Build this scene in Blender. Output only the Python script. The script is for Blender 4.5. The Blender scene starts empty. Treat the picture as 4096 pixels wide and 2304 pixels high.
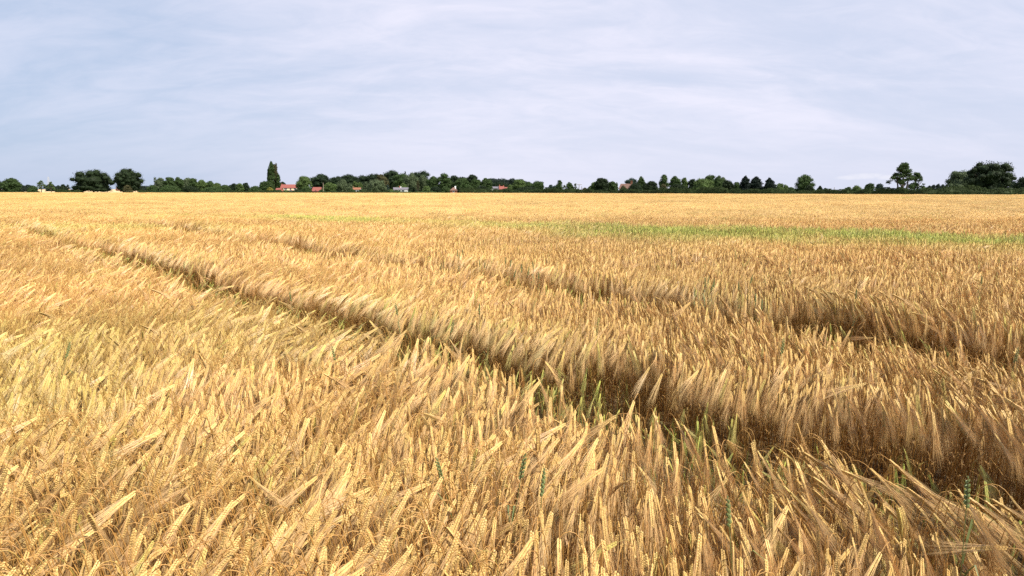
import bpy, math, random
import numpy as np
from mathutils import Vector, Matrix, Euler

D = bpy.data
scene = bpy.context.scene
COL = scene.collection
PI = math.pi
rad = math.radians

# ------------------------------------------------------------------ camera
F = 2731.0            # focal length in pixels of the 4096 px wide photograph (24 mm lens)
HORIZON = 762.0
EYE = 1.80
PITCH = math.atan((1152 - HORIZON) / F)
cam_d = D.cameras.new('camera')
cam_d.sensor_width = 36.0
cam_d.lens = 36.0 * F / 4096.0
cam_d.clip_start = 0.05
cam_d.clip_end = 12000
cam = D.objects.new('camera', cam_d)
COL.objects.link(cam)
cam.location = (0, 0, EYE)
cam.rotation_euler = (PI / 2 - PITCH, 0, 0)
scene.camera = cam

# ------------------------------------------------------------------ sun, sky, exposure
SUN_AZ, SUN_EL = rad(128), rad(53)
SUN_DIR = Vector((math.sin(SUN_AZ) * math.cos(SUN_EL), math.cos(SUN_AZ) * math.cos(SUN_EL), math.sin(SUN_EL)))
sun_d = D.lights.new('sun', 'SUN')
sun_d.energy = 5.0
sun_d.angle = rad(0.53)
sun_d.color = (1.0, 0.94, 0.83)
sun = D.objects.new('sun', sun_d)
COL.objects.link(sun)
sun.location = (60, -20, 80)
sun.rotation_euler = (-SUN_DIR).to_track_quat('-Z', 'Y').to_euler()

scene.view_settings.view_transform = 'Standard'
scene.view_settings.look = 'None'
scene.view_settings.exposure = 0.80
scene.view_settings.gamma = 1.0
scene.render.engine = 'CYCLES'
scene.cycles.max_bounces = 6
scene.cycles.diffuse_bounces = 3
scene.cycles.transmission_bounces = 3
scene.cycles.use_denoising = False


class NT:
    """a thin helper over a node tree"""
    def __init__(self, tree):
        self.t = tree
        self.n = tree.nodes
        self.l = tree.links

    def add(self, kind, **kw):
        nd = self.n.new(kind)
        for k, v in kw.items():
            setattr(nd, k, v)
        return nd

    def put(self, sock, v):
        if isinstance(v, bpy.types.NodeSocket):
            self.l.new(v, sock)
        elif v is not None:
            sock.default_value = v

    def math(self, op, a, b=None, c=None, clamp=False):
        nd = self.add('ShaderNodeMath', operation=op, use_clamp=clamp)
        self.put(nd.inputs[0], a)
        self.put(nd.inputs[1], b)
        if c is not None:
            self.put(nd.inputs[2], c)
        return nd.outputs[0]

    def mix(self, fac, a, b, blend='MIX'):
        nd = self.add('ShaderNodeMix', data_type='RGBA', blend_type=blend)
        self.put(nd.inputs[0], fac)
        self.put(nd.inputs[6], a)
        self.put(nd.inputs[7], b)
        return nd.outputs[2]

    def noise(self, vec, scale, detail=4, rough=0.5, dist=0.0):
        nd = self.add('ShaderNodeTexNoise')
        nd.inputs['Scale'].default_value = scale
        nd.inputs['Detail'].default_value = detail
        nd.inputs['Roughness'].default_value = rough
        nd.inputs['Distortion'].default_value = dist
        if vec is not None:
            self.l.new(vec, nd.inputs['Vector'])
        return nd.outputs[0]

    def range(self, v, a, b, c=0.0, d=1.0, smooth=True):
        nd = self.add('ShaderNodeMapRange', interpolation_type='SMOOTHSTEP' if smooth else 'LINEAR')
        self.put(nd.inputs[0], v)
        for i, q in enumerate((a, b, c, d)):
            nd.inputs[i + 1].default_value = q
        return nd.outputs[0]


def make_world():
    w = D.worlds.new('World')
    scene.world = w
    w.use_nodes = True
    t = NT(w.node_tree)
    t.n.clear()
    out = t.add('ShaderNodeOutputWorld')
    sky = t.add('ShaderNodeTexSky', sky_type='NISHITA')
    sky.sun_disc = False
    sky.sun_elevation = SUN_EL
    sky.sun_rotation = SUN_AZ
    sky.air_density = 1.0
    sky.dust_density = 1.6
    sky.ozone_density = 1.0
    blue = t.add('ShaderNodeVectorMath', operation='SCALE')
    t.l.new(sky.outputs[0], blue.inputs[0])
    blue.inputs['Scale'].default_value = 0.07
    tc = t.add('ShaderNodeTexCoord')
    sep = t.add('ShaderNodeSeparateXYZ')
    t.l.new(tc.outputs['Generated'], sep.inputs[0])
    x, y, z = sep.outputs
    zz = t.math('ADD', t.math('MAXIMUM', z, 0.0), 0.30)
    com = t.add('ShaderNodeCombineXYZ')
    t.l.new(t.math('DIVIDE', x, zz), com.inputs[0])
    t.l.new(t.math('DIVIDE', y, zz), com.inputs[1])
    P = com.outputs[0]
    mp = t.add('ShaderNodeMapping')
    mp.inputs['Rotation'].default_value = (0, 0, rad(-14))
    mp.inputs['Scale'].default_value = (0.55, 1.15, 1)
    mp.inputs['Location'].default_value = (3.3, 1.7, 0.4)
    t.l.new(P, mp.inputs[0])
    Q = mp.outputs[0]
    big = t.noise(Q, 1.0, 3, 0.5, 0.5)
    fine = t.noise(Q, 3.2, 9, 0.58, 0.7)
    wisp = t.noise(Q, 9.0, 8, 0.6, 1.2)
    s = t.math('ADD', t.math('MULTIPLY', big, 0.52), t.math('ADD', t.math('MULTIPLY', fine, 0.33), t.math('MULTIPLY', wisp, 0.15)))
    veil = t.range(s, 0.36, 0.62)
    # the veil is thicker up towards the sun side and thinner low on the far left
    side = t.math('MULTIPLY', t.range(x, -0.66, 0.02), t.range(x, 0.75, 0.25, 0.75, 1.0))
    veil = t.math('ADD', t.math('ADD', t.math('MULTIPLY', side, 0.72), 0.06), t.math('MULTIPLY', t.math('MULTIPLY', t.math('SUBTRACT', veil, 0.45), 0.74), t.range(z, -0.01, 0.16, 0.25, 1.0)), clamp=True)
    fac = t.math('ADD', t.math('MULTIPLY', veil, 0.08), 0.88, clamp=True)
    cloud = t.mix(veil, (0.305, 0.365, 0.485, 1), (0.50, 0.50, 0.585, 1))
    base = t.mix(fac, blue.outputs[0], cloud)
    # two little cumulus low over the hedge on the right
    az = t.math('ARCTAN2', x, y)
    acc = None
    for (ca, cz, ra, rz) in ((0.474, 0.0185, 0.030, 0.0052), (0.455, 0.0165, 0.024, 0.004), (0.497, 0.0165, 0.018, 0.0045)):
        da = t.math('DIVIDE', t.math('SUBTRACT', az, ca), ra)
        dz = t.math('DIVIDE', t.math('SUBTRACT', z, cz), rz)
        d2 = t.math('ADD', t.math('MULTIPLY', da, da), t.math('MULTIPLY', dz, dz))
        g = t.math('SUBTRACT', 1.0, d2, clamp=True)
        acc = g if acc is None else t.math('MAXIMUM', acc, g)
    nz = t.noise(tc.outputs['Generated'], 90, 5, 0.6)
    puff = t.range(t.math('MULTIPLY', acc, t.math('ADD', nz, 0.1)), 0.12, 0.6)
    base = t.mix(t.math('MULTIPLY', puff, 0.6), base, (0.52, 0.52, 0.57, 1))
    bg = t.add('ShaderNodeBackground')
    t.l.new(base, bg.inputs[0])
    bg.inputs[1].default_value = 1.0
    t.l.new(bg.outputs[0], out.inputs[0])


make_world()

# ------------------------------------------------------------------ picture <-> world helpers
CP, SP = math.cos(PITCH), math.sin(PITCH)


def at(px, Y, z=0.0):
    """the point at ground distance Y that stands under picture column px"""
    return Vector(((px - 2048) / F * (Y * CP + (EYE - z) * SP), Y, z))


def hgt(py, Y):
    """height above ground of picture row py at distance Y"""
    return EYE + Y * math.tan(math.atan((1152 - py) / F) - PITCH)


def unproject(px, py, z):
    """where the ray of a pixel meets the level z"""
    a = (px - 2048) / F
    b = (1152 - py) / F
    d = Vector((a, CP + b * SP, -SP + b * CP))
    k = (z - EYE) / d.z
    return Vector((d.x * k, d.y * k, z))


def project(p):
    """arrays (n,3) -> px, py, depth"""
    q = p - np.array([0, 0, EYE])
    dep = q[:, 1] * CP - q[:, 2] * SP
    up = q[:, 1] * SP + q[:, 2] * CP
    return 2048 + F * q[:, 0] / dep, 1152 - F * up / dep, dep


# ------------------------------------------------------------------ materials
def new_mat(name):
    m = D.materials.new(name)
    m.use_nodes = True
    t = NT(m.node_tree)
    t.n.clear()
    out = t.add('ShaderNodeOutputMaterial')
    return m, t, out


def straw(name, c1, c2, green, trans=0.22, rough=0.55, spec=0.35):
    """dry plant matter: colour varies per stalk; attribute «green» turns it unripe, «tone» makes it lighter or darker"""
    m, t, out = new_mat(name)
    inf = t.add('ShaderNodeObjectInfo')
    ga = t.add('ShaderNodeAttribute', attribute_type='INSTANCER', attribute_name='green')
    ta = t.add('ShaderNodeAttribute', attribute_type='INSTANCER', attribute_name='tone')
    base = t.mix(inf.outputs['Random'], c1, c2)
    base = t.mix(ga.outputs['Fac'], base, green)
    geo = t.add('ShaderNodeNewGeometry')
    rnd = t.math('ADD', t.math('MULTIPLY', geo.outputs['Random Per Island'], 0.36), 0.82)
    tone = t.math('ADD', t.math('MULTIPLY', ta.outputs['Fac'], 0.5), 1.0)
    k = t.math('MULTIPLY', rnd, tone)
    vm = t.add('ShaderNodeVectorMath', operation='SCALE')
    t.l.new(base, vm.inputs[0])
    t.l.new(k, vm.inputs['Scale'])
    p = t.add('ShaderNodeBsdfPrincipled')
    t.l.new(vm.outputs[0], p.inputs['Base Color'])
    p.inputs['Roughness'].default_value = rough
    p.inputs['Specular IOR Level'].default_value = spec
    tr = t.add('ShaderNodeBsdfTranslucent')
    t.l.new(vm.outputs[0], tr.inputs[0])
    mx = t.add('ShaderNodeMixShader')
    mx.inputs[0].default_value = trans
    t.l.new(p.outputs[0], mx.inputs[1])
    t.l.new(tr.outputs[0], mx.inputs[2])
    t.l.new(mx.outputs[0], out.inputs[0])
    return m


M_EAR = straw('barley_ear', (0.69, 0.475, 0.175, 1), (0.56, 0.355, 0.115, 1), (0.40, 0.43, 0.085, 1), 0.15)
M_AWN = straw('barley_awn', (0.83, 0.595, 0.30, 1), (0.71, 0.46, 0.195, 1), (0.43, 0.47, 0.12, 1), 0.35, 0.4, 0.5)
M_STEM = straw('barley_stem', (0.50, 0.28, 0.08, 1), (0.36, 0.18, 0.045, 1), (0.22, 0.24, 0.045, 1), 0.15)
M_LEAF = straw('barley_leaf', (0.48, 0.28, 0.09, 1), (0.36, 0.20, 0.07, 1), (0.12, 0.19, 0.03, 1), 0.3)
M_WEAR = straw('wheat_ear', (0.13, 0.165, 0.055, 1), (0.17, 0.195, 0.065, 1), (0.2, 0.3, 0.1, 1), 0.1)
M_WSTEM = straw('wheat_stem', (0.12, 0.14, 0.045, 1), (0.17, 0.17, 0.05, 1), (0.2, 0.3, 0.1, 1), 0.15)
M_WLEAF = straw('wheat_leaf', (0.10, 0.13, 0.035, 1), (0.14, 0.15, 0.045, 1), (0.2, 0.3, 0.1, 1), 0.25)


def leafy(name, c, var=0.35, trans=0.22):
    m, t, out = new_mat(name)
    geo = t.add('ShaderNodeNewGeometry')
    tc = t.add('ShaderNodeTexCoord')
    nz = t.noise(tc.outputs['Object'], 0.45, 2)
    k = t.math('ADD', t.math('MULTIPLY', t.math('SUBTRACT', geo.outputs['Random Per Island'], 0.5), var * 1.3), 1.0)
    k = t.math('MULTIPLY', k, t.math('ADD', t.math('MULTIPLY', t.math('SUBTRACT', nz, 0.5), 0.9), 1.0))
    vm = t.add('ShaderNodeVectorMath', operation='SCALE')
    vm.inputs[0].default_value = c
    t.l.new(k, vm.inputs['Scale'])
    p = t.add('ShaderNodeBsdfPrincipled')
    t.l.new(vm.outputs[0], p.inputs['Base Color'])
    p.inputs['Roughness'].default_value = 0.7
    p.inputs['Specular IOR Level'].default_value = 0.2
    tr = t.add('ShaderNodeBsdfTranslucent')
    t.l.new(vm.outputs[0], tr.inputs[0])
    mx = t.add('ShaderNodeMixShader')
    mx.inputs[0].default_value = trans
    t.l.new(p.outputs[0], mx.inputs[1])
    t.l.new(tr.outputs[0], mx.inputs[2])
    t.l.new(mx.outputs[0], out.inputs[0])
    return m


LEAF = {
    'D': leafy('foliage_dark', (0.0150, 0.0286, 0.0109)),
    'O': leafy('foliage_oak', (0.0154, 0.0275, 0.0088)),
    'G': leafy('foliage_green', (0.0413, 0.0716, 0.0203)),
    'L': leafy('foliage_light', (0.0769, 0.1183, 0.0335)),
    'Y': leafy('foliage_yellow', (0.1800, 0.1800, 0.0315)),
    'W': leafy('foliage_willow', (0.0751, 0.1017, 0.0486)),
    'B': leafy('foliage_brown', (0.0694, 0.0653, 0.0262)),
    'U': leafy('foliage_bluish', (0.0374, 0.0612, 0.0476)),
    'C': leafy('foliage_conifer', (0.0088, 0.0177, 0.0122)),
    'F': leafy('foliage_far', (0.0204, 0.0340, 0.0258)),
    'H': leafy('foliage_hedge', (0.0306, 0.0492, 0.0119)),
}


def plain(name, c, rough=0.8, nscale=3.0, amount=0.25, spec=0.3):
    m, t, out = new_mat(name)
    tc = t.add('ShaderNodeTexCoord')
    nz = t.noise(tc.outputs['Object'], nscale, 5, 0.6)
    k = t.math('ADD', t.math('MULTIPLY', t.math('SUBTRACT', nz, 0.5), amount * 2), 1.0)
    vm = t.add('ShaderNodeVectorMath', operation='SCALE')
    vm.inputs[0].default_value = c
    t.l.new(k, vm.inputs['Scale'])
    p = t.add('ShaderNodeBsdfPrincipled')
    t.l.new(vm.outputs[0], p.inputs['Base Color'])
    p.inputs['Roughness'].default_value = rough
    p.inputs['Specular IOR Level'].default_value = spec
    t.l.new(p.outputs[0], out.inputs[0])
    return m


M_BARK = plain('bark', (0.07, 0.055, 0.04), 0.9, 2.0, 0.4)
M_PALEBARK = plain('pale_bark', (0.26, 0.24, 0.20), 0.9, 2.0, 0.3)
M_CREAM = plain('cream_render', (0.80, 0.66, 0.44), 0.85, 0.8, 0.06)
M_WHITE = plain('white_render', (0.82, 0.82, 0.80), 0.85, 0.8, 0.05)
M_REDTILE = plain('red_tiles', (0.21, 0.065, 0.052), 0.8, 1.5, 0.2)
M_ORANGETILE = plain('orange_tiles', (0.22, 0.09, 0.05), 0.8, 1.5, 0.25)
M_BROWNTILE = plain('brown_tiles', (0.14, 0.08, 0.062), 0.8, 1.5, 0.25)
M_GREYSLATE = plain('grey_slate', (0.13, 0.12, 0.14), 0.6, 1.5, 0.2)
M_BRICK = plain('brick', (0.30, 0.115, 0.07), 0.9, 2.5, 0.3)
M_GLASS = plain('window_glass', (0.035, 0.045, 0.06), 0.12, 1.0, 0.1, 0.6)
M_FRAME = plain('white_frame', (0.8, 0.8, 0.78), 0.5, 2.0, 0.03)
M_WOOD = plain('weathered_wood', (0.20, 0.16, 0.12), 0.9, 3.0, 0.3)
M_METAL = plain('galvanised_metal', (0.34, 0.36, 0.38), 0.5, 3.0, 0.1)
M_DOOR = plain('dark_door', (0.06, 0.07, 0.06), 0.5, 2.0, 0.1)
M_SILO = plain('silo_metal', (0.50, 0.55, 0.62), 0.5, 2.0, 0.1)


def ground_mat(name, c1, c2, s1, s2, bump=0.0):
    m, t, out = new_mat(name)
    tc = t.add('ShaderNodeTexCoord')
    a = t.noise(tc.outputs['Object'], s1, 6, 0.6)
    b = t.noise(tc.outputs['Object'], s2, 4, 0.6)
    f = t.math('ADD', t.math('MULTIPLY', a, 0.6), t.math('MULTIPLY', b, 0.4))
    col = t.mix(t.range(f, 0.35, 0.65), c1, c2)
    p = t.add('ShaderNodeBsdfPrincipled')
    t.l.new(col, p.inputs['Base Color'])
    p.inputs['Roughness'].default_value = 0.95
    p.inputs['Specular IOR Level'].default_value = 0.1
    if bump:
        bp = t.add('ShaderNodeBump')
        bp.inputs['Strength'].default_value = 0.8
        bp.inputs['Distance'].default_value = bump
        t.l.new(b, bp.inputs['Height'])
        t.l.new(bp.outputs[0], p.inputs['Normal'])
    t.l.new(p.outputs[0], out.inputs[0])
    return m


M_GROUND = ground_mat('pasture', (0.06, 0.085, 0.025, 1), (0.12, 0.13, 0.05, 1), 0.012, 0.15)
M_SOIL = ground_mat('soil', (0.12, 0.08, 0.042, 1), (0.30, 0.21, 0.11, 1), 1.2, 22.0, 0.02)
M_STUBBLE = ground_mat('pale_crop', (0.46, 0.34, 0.18, 1), (0.54, 0.40, 0.22, 1), 0.02, 0.4)


# ------------------------------------------------------------------ object helpers
def link(o, parent=None):
    COL.objects.link(o)
    if parent is not None:
        o.parent = parent
    return o


def mesh_data(name, verts, faces, mats, mat_idx=None, smooth=False):
    me = D.meshes.new(name)
    me.from_pydata([tuple(v) for v in verts], [], [tuple(f) for f in faces])
    for m in mats:
        me.materials.append(m)
    if mat_idx is not None:
        me.polygons.foreach_set('material_index', np.asarray(mat_idx, dtype=np.int32))
    if smooth:
        me.polygons.foreach_set('use_smooth', np.ones(len(me.polygons), dtype=bool))
    me.update()
    return me


def quads_mesh(name, V, mats):
    """V: (n,4,3) separate quads"""
    n = len(V)
    me = D.meshes.new(name)
    me.vertices.add(n * 4)
    me.vertices.foreach_set('co', np.ascontiguousarray(V, dtype=np.float32).ravel())
    me.loops.add(n * 4)
    me.loops.foreach_set('vertex_index', np.arange(n * 4, dtype=np.int32))
    me.polygons.add(n)
    me.polygons.foreach_set('loop_start', np.arange(0, n * 4, 4, dtype=np.int32))
    me.update(calc_edges=True)
    for m in mats:
        me.materials.append(m)
    return me


def obj(name, me, parent=None):
    return link(D.objects.new(name, me), parent)


def thing(name, label, cat, loc=(0, 0, 0), rz=0.0, group=None):
    o = D.objects.new(name, None)
    o.empty_display_size = 0.2
    link(o)
    o.location = loc
    o.rotation_euler = (0, 0, rz)
    o['label'] = label
    o['category'] = cat
    if group:
        o['group'] = group
    return o


def structure(name, verts, faces, mat):
    o = obj(name, mesh_data(name, verts, faces, [mat]))
    o['kind'] = 'structure'
    return o


def box(V, Fc, x0, x1, y0, y1, z0, z1):
    b = len(V)
    V += [(x0, y0, z0), (x1, y0, z0), (x1, y1, z0), (x0, y1, z0), (x0, y0, z1), (x1, y0, z1), (x1, y1, z1), (x0, y1, z1)]
    Fc += [(b, b + 3, b + 2, b + 1), (b + 4, b + 5, b + 6, b + 7), (b, b + 1, b + 5, b + 4), (b + 1, b + 2, b + 6, b + 5), (b + 2, b + 3, b + 7, b + 6), (b + 3, b, b + 4, b + 7)]


def tube(V, Fc, pts, radii, n=6, cap=True):
    """a tapered tube through pts"""
    base = len(V)
    pts = [Vector(p) for p in pts]
    k = len(pts)
    for i, p in enumerate(pts):
        d = (pts[min(i + 1, k - 1)] - pts[max(i - 1, 0)]).normalized()
        ref = Vector((0, 1, 0)) if abs(d.y) < 0.9 else Vector((1, 0, 0))
        u = d.cross(ref).normalized()
        w = d.cross(u)
        for j in range(n):
            a = 2 * PI * j / n
            V.append(p + (u * math.cos(a) + w * math.sin(a)) * radii[i])
    for i in range(k - 1):
        for j in range(n):
            a, b = base + i * n + j, base + i * n + (j + 1) % n
            Fc.append((a, b, b + n, a + n))
    if cap:
        Fc.append(tuple(base + j for j in range(n))[::-1])
        Fc.append(tuple(base + (k - 1) * n + j for j in range(n)))


# ------------------------------------------------------------------ the setting
R = 9000
structure('ground', [(-R, -R, 0), (R, -R, 0), (R, R, 0), (-R, R, 0)], [(0, 1, 2, 3)], M_GROUND)

EDGE = [(-1500, 470), (0, 392), (600, 345), (1300, 318), (2000, 296), (2700, 236), (3300, 205), (3700, 182), (4300, 172), (5600, 165)]


def edge_y(px):
    return np.interp(px, [e[0] for e in EDGE], [e[1] for e in EDGE])


ex = [at(p, y, 0.004) for p, y in EDGE]
sv = [(-14, -9, 0.004), (14, -9, 0.004)] + [tuple(e) for e in ex[::-1]]
structure('field_soil', sv, [tuple(range(len(sv)))], M_SOIL)

# a second cereal field beyond, on land that rises a little
fv, ff = [], []
for i, (Y, z) in enumerate(((436, 0.06), (520, 0.9), (700, 1.9), (1000, 3.3), (1300, 3.9), (1310, -0.5))):
    fv += [tuple(at(-900, Y, z)), tuple(at(598, Y, z))]
    if i:
        b = 2 * i
        ff.append((b - 2, b - 1, b + 1, b))
structure('far_field', fv, ff, M_STUBBLE)

# ------------------------------------------------------------------ barley
rngb = random.Random(7)


def spindle(V, Fc, p, d, side, length, w, th, n=4):
    """a grain: two pointed ends and one or two rings"""
    up = d.cross(side).normalized()
    b = len(V)
    V.append(p)
    for f, s in ((0.32, 1.0), (0.70, 0.72)):
        c = p + d * length * f
        for j in range(n):
            a = 2 * PI * (j + 0.5) / n
            V.append(c + side * math.cos(a) * w * s * 0.5 * 1.2 + up * math.sin(a) * th * s * 0.5 * 1.2)
    V.append(p + d * length)
    e = len(V) - 1
    for j in range(n):
        k = (j + 1) % n
        Fc.append((b, b + 1 + k, b + 1 + j))
        Fc.append((b + 1 + j, b + 1 + k, b + 1 + n + k, b + 1 + n + j))
        Fc.append((b + 1 + n + j, b + 1 + n + k, e))


def strip3(V, Fc, pts, w):
    """a thin three-sided tapering bristle"""
    b = len(V)
    k = len(pts)
    d = (pts[-1] - pts[0]).normalized()
    ref = Vector((0, 0, 1)) if abs(d.z) < 0.8 else Vector((0, 1, 0))
    u = d.cross(ref).normalized()
    v = d.cross(u)
    for i, p in enumerate(pts[:-1]):
        ww = w * (1 - 0.55 * i / (k - 1))
        for a in (0.5, 2.6, 4.7):
            V.append(p + u * math.cos(a) * ww * 0.5 + v * math.sin(a) * ww * 0.5)
    V.append(pts[-1])
    for i in range(k - 2):
        for j in range(3):
            Fc.append((b + i * 3 + j, b + i * 3 + (j + 1) % 3, b + i * 3 + 3 + (j + 1) % 3, b + i * 3 + 3 + j))
    e, c = len(V) - 1, b + (k - 2) * 3
    for j in range(3):
        Fc.append((c + j, c + (j + 1) % 3, e))


def blade(V, Fc, pts, side, w):
    b = len(V)
    k = len(pts)
    for i, p in enumerate(pts):
        ww = w * math.sin(PI * (0.22 + 0.78 * i / (k - 1))) + 0.0006
        V.append(p - side * ww * 0.5)
        V.append(p + side * ww * 0.5)
    for i in range(k - 1):
        Fc.append((b + 2 * i, b + 2 * i + 1, b + 2 * i + 3, b + 2 * i + 2))


def stalk_curve(r, H, th2):
    """points and directions of stem and ear in the plane x-z; ear droops to +x"""
    th0, th1 = rad(r.uniform(0, 4)), rad(r.uniform(6, 17))
    p = Vector((0, 0, 0))
    pts, dirs = [p.copy()], []
    L = H * 0.93
    n = 7
    for i in range(n):
        f = (i + 0.5) / n
        th = th0 + (th1 - th0) * f * f
        d = Vector((math.sin(th), 0, math.cos(th)))
        p = p + d * L / n
        pts.append(p.copy())
        dirs.append(d)
    ln = r.uniform(0.07, 0.115)
    n2 = 6
    for i in range(n2):
        f = (i + 0.5) / n2
        f = f * f * (3 - 2 * f)
        th = th1 + (th2 - th1) * f
        d = Vector((math.sin(th), 0, math.cos(th)))
        p = p + d * ln / n2
        pts.append(p.copy())
    return pts, p, th2


def barley(r, H, th2):
    """one stalk: dict of part -> (verts, faces)"""
    S, SF, E, EF, A, AF, LS = [], [], [], [], [], [], []
    pts, p, th = stalk_curve(r, H, th2)
    rr = [0.0017 - 0.0007 * i / (len(pts) - 1) for i in range(len(pts))]
    tube(S, SF, pts, rr, 4, False)
    roll = r.uniform(0, PI)
    n = r.randint(13, 17)
    es = r.uniform(0.84, 1.14)
    step = 0.0066 * es
    curl = rad(r.uniform(-4, 16))
    Y = Vector((0, 1, 0))
    for i in range(n):
        f = i / n
        a = th + curl * f
        d = Vector((math.sin(a), 0, math.cos(a)))
        q = Vector((math.cos(a), 0, -math.sin(a)))
        side = Y * math.cos(roll) + q * math.sin(roll)
        up = d.cross(side)
        taper = es * (1.0 - 0.38 * max(0, (f - 0.5) / 0.5) - 0.15 * max(0, (0.15 - f) / 0.15))
        for sgn in (-1, 1):
            base = p + side * sgn * 0.0021 + d * (0.0 if sgn < 0 else step * 0.5)
            gd = (d + side * sgn * 0.21 + up * r.uniform(-.05, .05)).normalized()
            spindle(E, EF, base, gd, side, 0.0145 * taper, 0.0068 * taper, 0.0062 * taper)
            tip = base + gd * 0.0135 * taper
            for q_ in range(2):
                ad = (d + side * sgn * r.uniform(-0.03, 0.13) + up * r.uniform(-0.115, 0.115)).normalized()
                ln = r.uniform(0.13, 0.20) * (1 - 0.12 * f) * (1 if q_ == 0 else 0.85)
                bend = side * sgn * r.uniform(-0.008, 0.012) + up * r.uniform(-0.010, 0.010)
                strip3(A, AF, [tip, tip + ad * ln * 0.5 + bend * 0.35, tip + ad * ln + bend], 0.00092)
        p = p + d * step
    # withered leaves along the stem
    for k in range(2):
        i = r.choice((2, 3, 4, 5))
        b = pts[i]
        az = r.uniform(0, 2 * PI)
        o = Vector((math.cos(az), math.sin(az), 0))
        sd = Vector((-math.sin(az), math.cos(az), 0))
        ln = r.uniform(0.08, 0.20)
        g = r.uniform(0.2, 1.2)
        L, LF = [], []
        LS.append((L, LF))
        blade(L, LF, [b, b + o * ln * 0.25 + Vector((0, 0, ln * 0.35)), b + o * ln * 0.55 + Vector((0, 0, ln * (0.45 - 0.3 * g))), b + o * ln * 0.75 + Vector((0, 0, ln * (0.2 - 0.8 * g)))], sd, r.uniform(0.004, 0.008))
    return {'stem': (S, SF, M_STEM), 'ear': (E, EF, M_EAR), 'beard': (A, AF, M_AWN), 'leaf': (*LS[0], M_LEAF), 'leaf_b': (*LS[1], M_LEAF)}


def simple_stalk(r, H, th2, na, wide, org, yaw, acc):
    """a cheap stalk for clumps that stand farther off: acc = (V, F, mat index)"""
    V, Fc, I = acc
    v, f, idx = [], [], []
    th1 = rad(r.uniform(5, 16))
    top = Vector((H * 0.93 * math.sin(th1 * 0.5), 0, H * 0.95))
    bot = Vector((top.x * 0.35, 0, H * 0.4))
    b0 = len(f)
    strip3(v, f, [bot, (bot + top) / 2, top + Vector((0.01, 0, 0.01))], 0.0030 * wide)
    idx += [0] * (len(f) - b0)
    p = top + Vector((0.03 * math.sin(th2 * 0.5), 0, 0.03 * math.cos(th2 * 0.5)))
    d = Vector((math.sin(th2), 0, math.cos(th2)))
    b0 = len(f)
    spindle(v, f, p, d, Vector((0, 1, 0)), 0.10, 0.0120 * wide, 0.0095 * wide)
    idx += [1] * (len(f) - b0)
    q = Vector((math.cos(th2), 0, -math.sin(th2)))
    b0 = len(f)
    for k in range(na):
        s = p + d * r.uniform(0.02, 0.08)
        ad = (d + Vector((0, 1, 0)) * r.uniform(-0.14, 0.14) + q * r.uniform(-0.12, 0.12)).normalized()
        ln = r.uniform(0.11, 0.16)
        c = len(v)
        sd = ad.cross(Vector((r.uniform(-1, 1), r.uniform(-1, 1), r.uniform(-1, 1)))).normalized() * 0.0016 * wide
        v += [s - sd, s + sd, s + ad * ln * 1.1]
        f.append((c, c + 1, c + 2))
    idx += [2] * (len(f) - b0)
    M = Matrix.Translation(org) @ Matrix.Rotation(yaw, 4, 'Z')
    o = len(V)
    V += [M @ x for x in v]
    Fc += [tuple(o + i for i in t) for t in f]
    I += idx


def joined(name, parts):
    V, Fc, I, mats = [], [], [], []
    for k, (v, f, m) in enumerate(parts.values()):
        o = len(V)
        V += v
        Fc += [tuple(o + i for i in t) for t in f]
        I += [k] * len(f)
        mats.append(m)
    return mesh_data(name, V, Fc, mats, I)


N_HI = 22
variants, hi_meshes = [], []
for i in range(N_HI):
    H = rngb.uniform(0.70, 0.80)
    th2 = rad([112, 121, 129, 136, 142, 147, 151, 155, 159, 163, 168][i % 11] + rngb.uniform(-6, 6))
    pr = barley(rngb, H, th2)
    variants.append(pr)
    hi_meshes.append(joined('barley_stalk', pr))
MATS4 = [M_STEM, M_EAR, M_AWN]
N_MID, N_FAR = 8, 5
mid_meshes, far_meshes = [], []
for i in range(N_MID):
    acc = ([], [], [])
    for k in range(58):
        o = Vector((rngb.uniform(-.32, .32), rngb.uniform(-.32, .32), 0))
        simple_stalk(rngb, rngb.uniform(0.66, 0.80), rad(rngb.uniform(95, 168)), 9, 1.25, o, rngb.gauss(0, 0.55), acc)
    mid_meshes.append(mesh_data('barley_clump', acc[0], acc[1], MATS4, acc[2]))
for i in range(N_FAR):
    acc = ([], [], [])
    for k in range(300):
        o = Vector((rngb.uniform(-1.6, 1.6), rngb.uniform(-1.6, 1.6), 0))
        simple_stalk(rngb, rngb.uniform(0.64, 0.80), rad(rngb.uniform(90, 165)), 5, 3.6, o, rngb.gauss(0, 0.55), acc)
    far_meshes.append(mesh_data('barley_tile', acc[0], acc[1], MATS4, acc[2]))

src = D.collections.new('barley_sources')
for k, me in enumerate(hi_meshes + mid_meshes + far_meshes):
    o = D.objects.new('source_%03d' % k, me)
    src.objects.link(o)

# tramlines: two wheel tracks, each given by points on the crop surface in the photograph
ZC = 0.74


def track_line(pa, pb):
    a, b = unproject(*pa, ZC), unproject(*pb, ZC)
    d = (b - a)
    d.z = 0
    d.normalize()
    return a, d


TRACKS = [track_line((2989, 1645), (954, 1121)), track_line((3657, 1296), (1431, 994))]
rg = np.random.default_rng(11)


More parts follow.
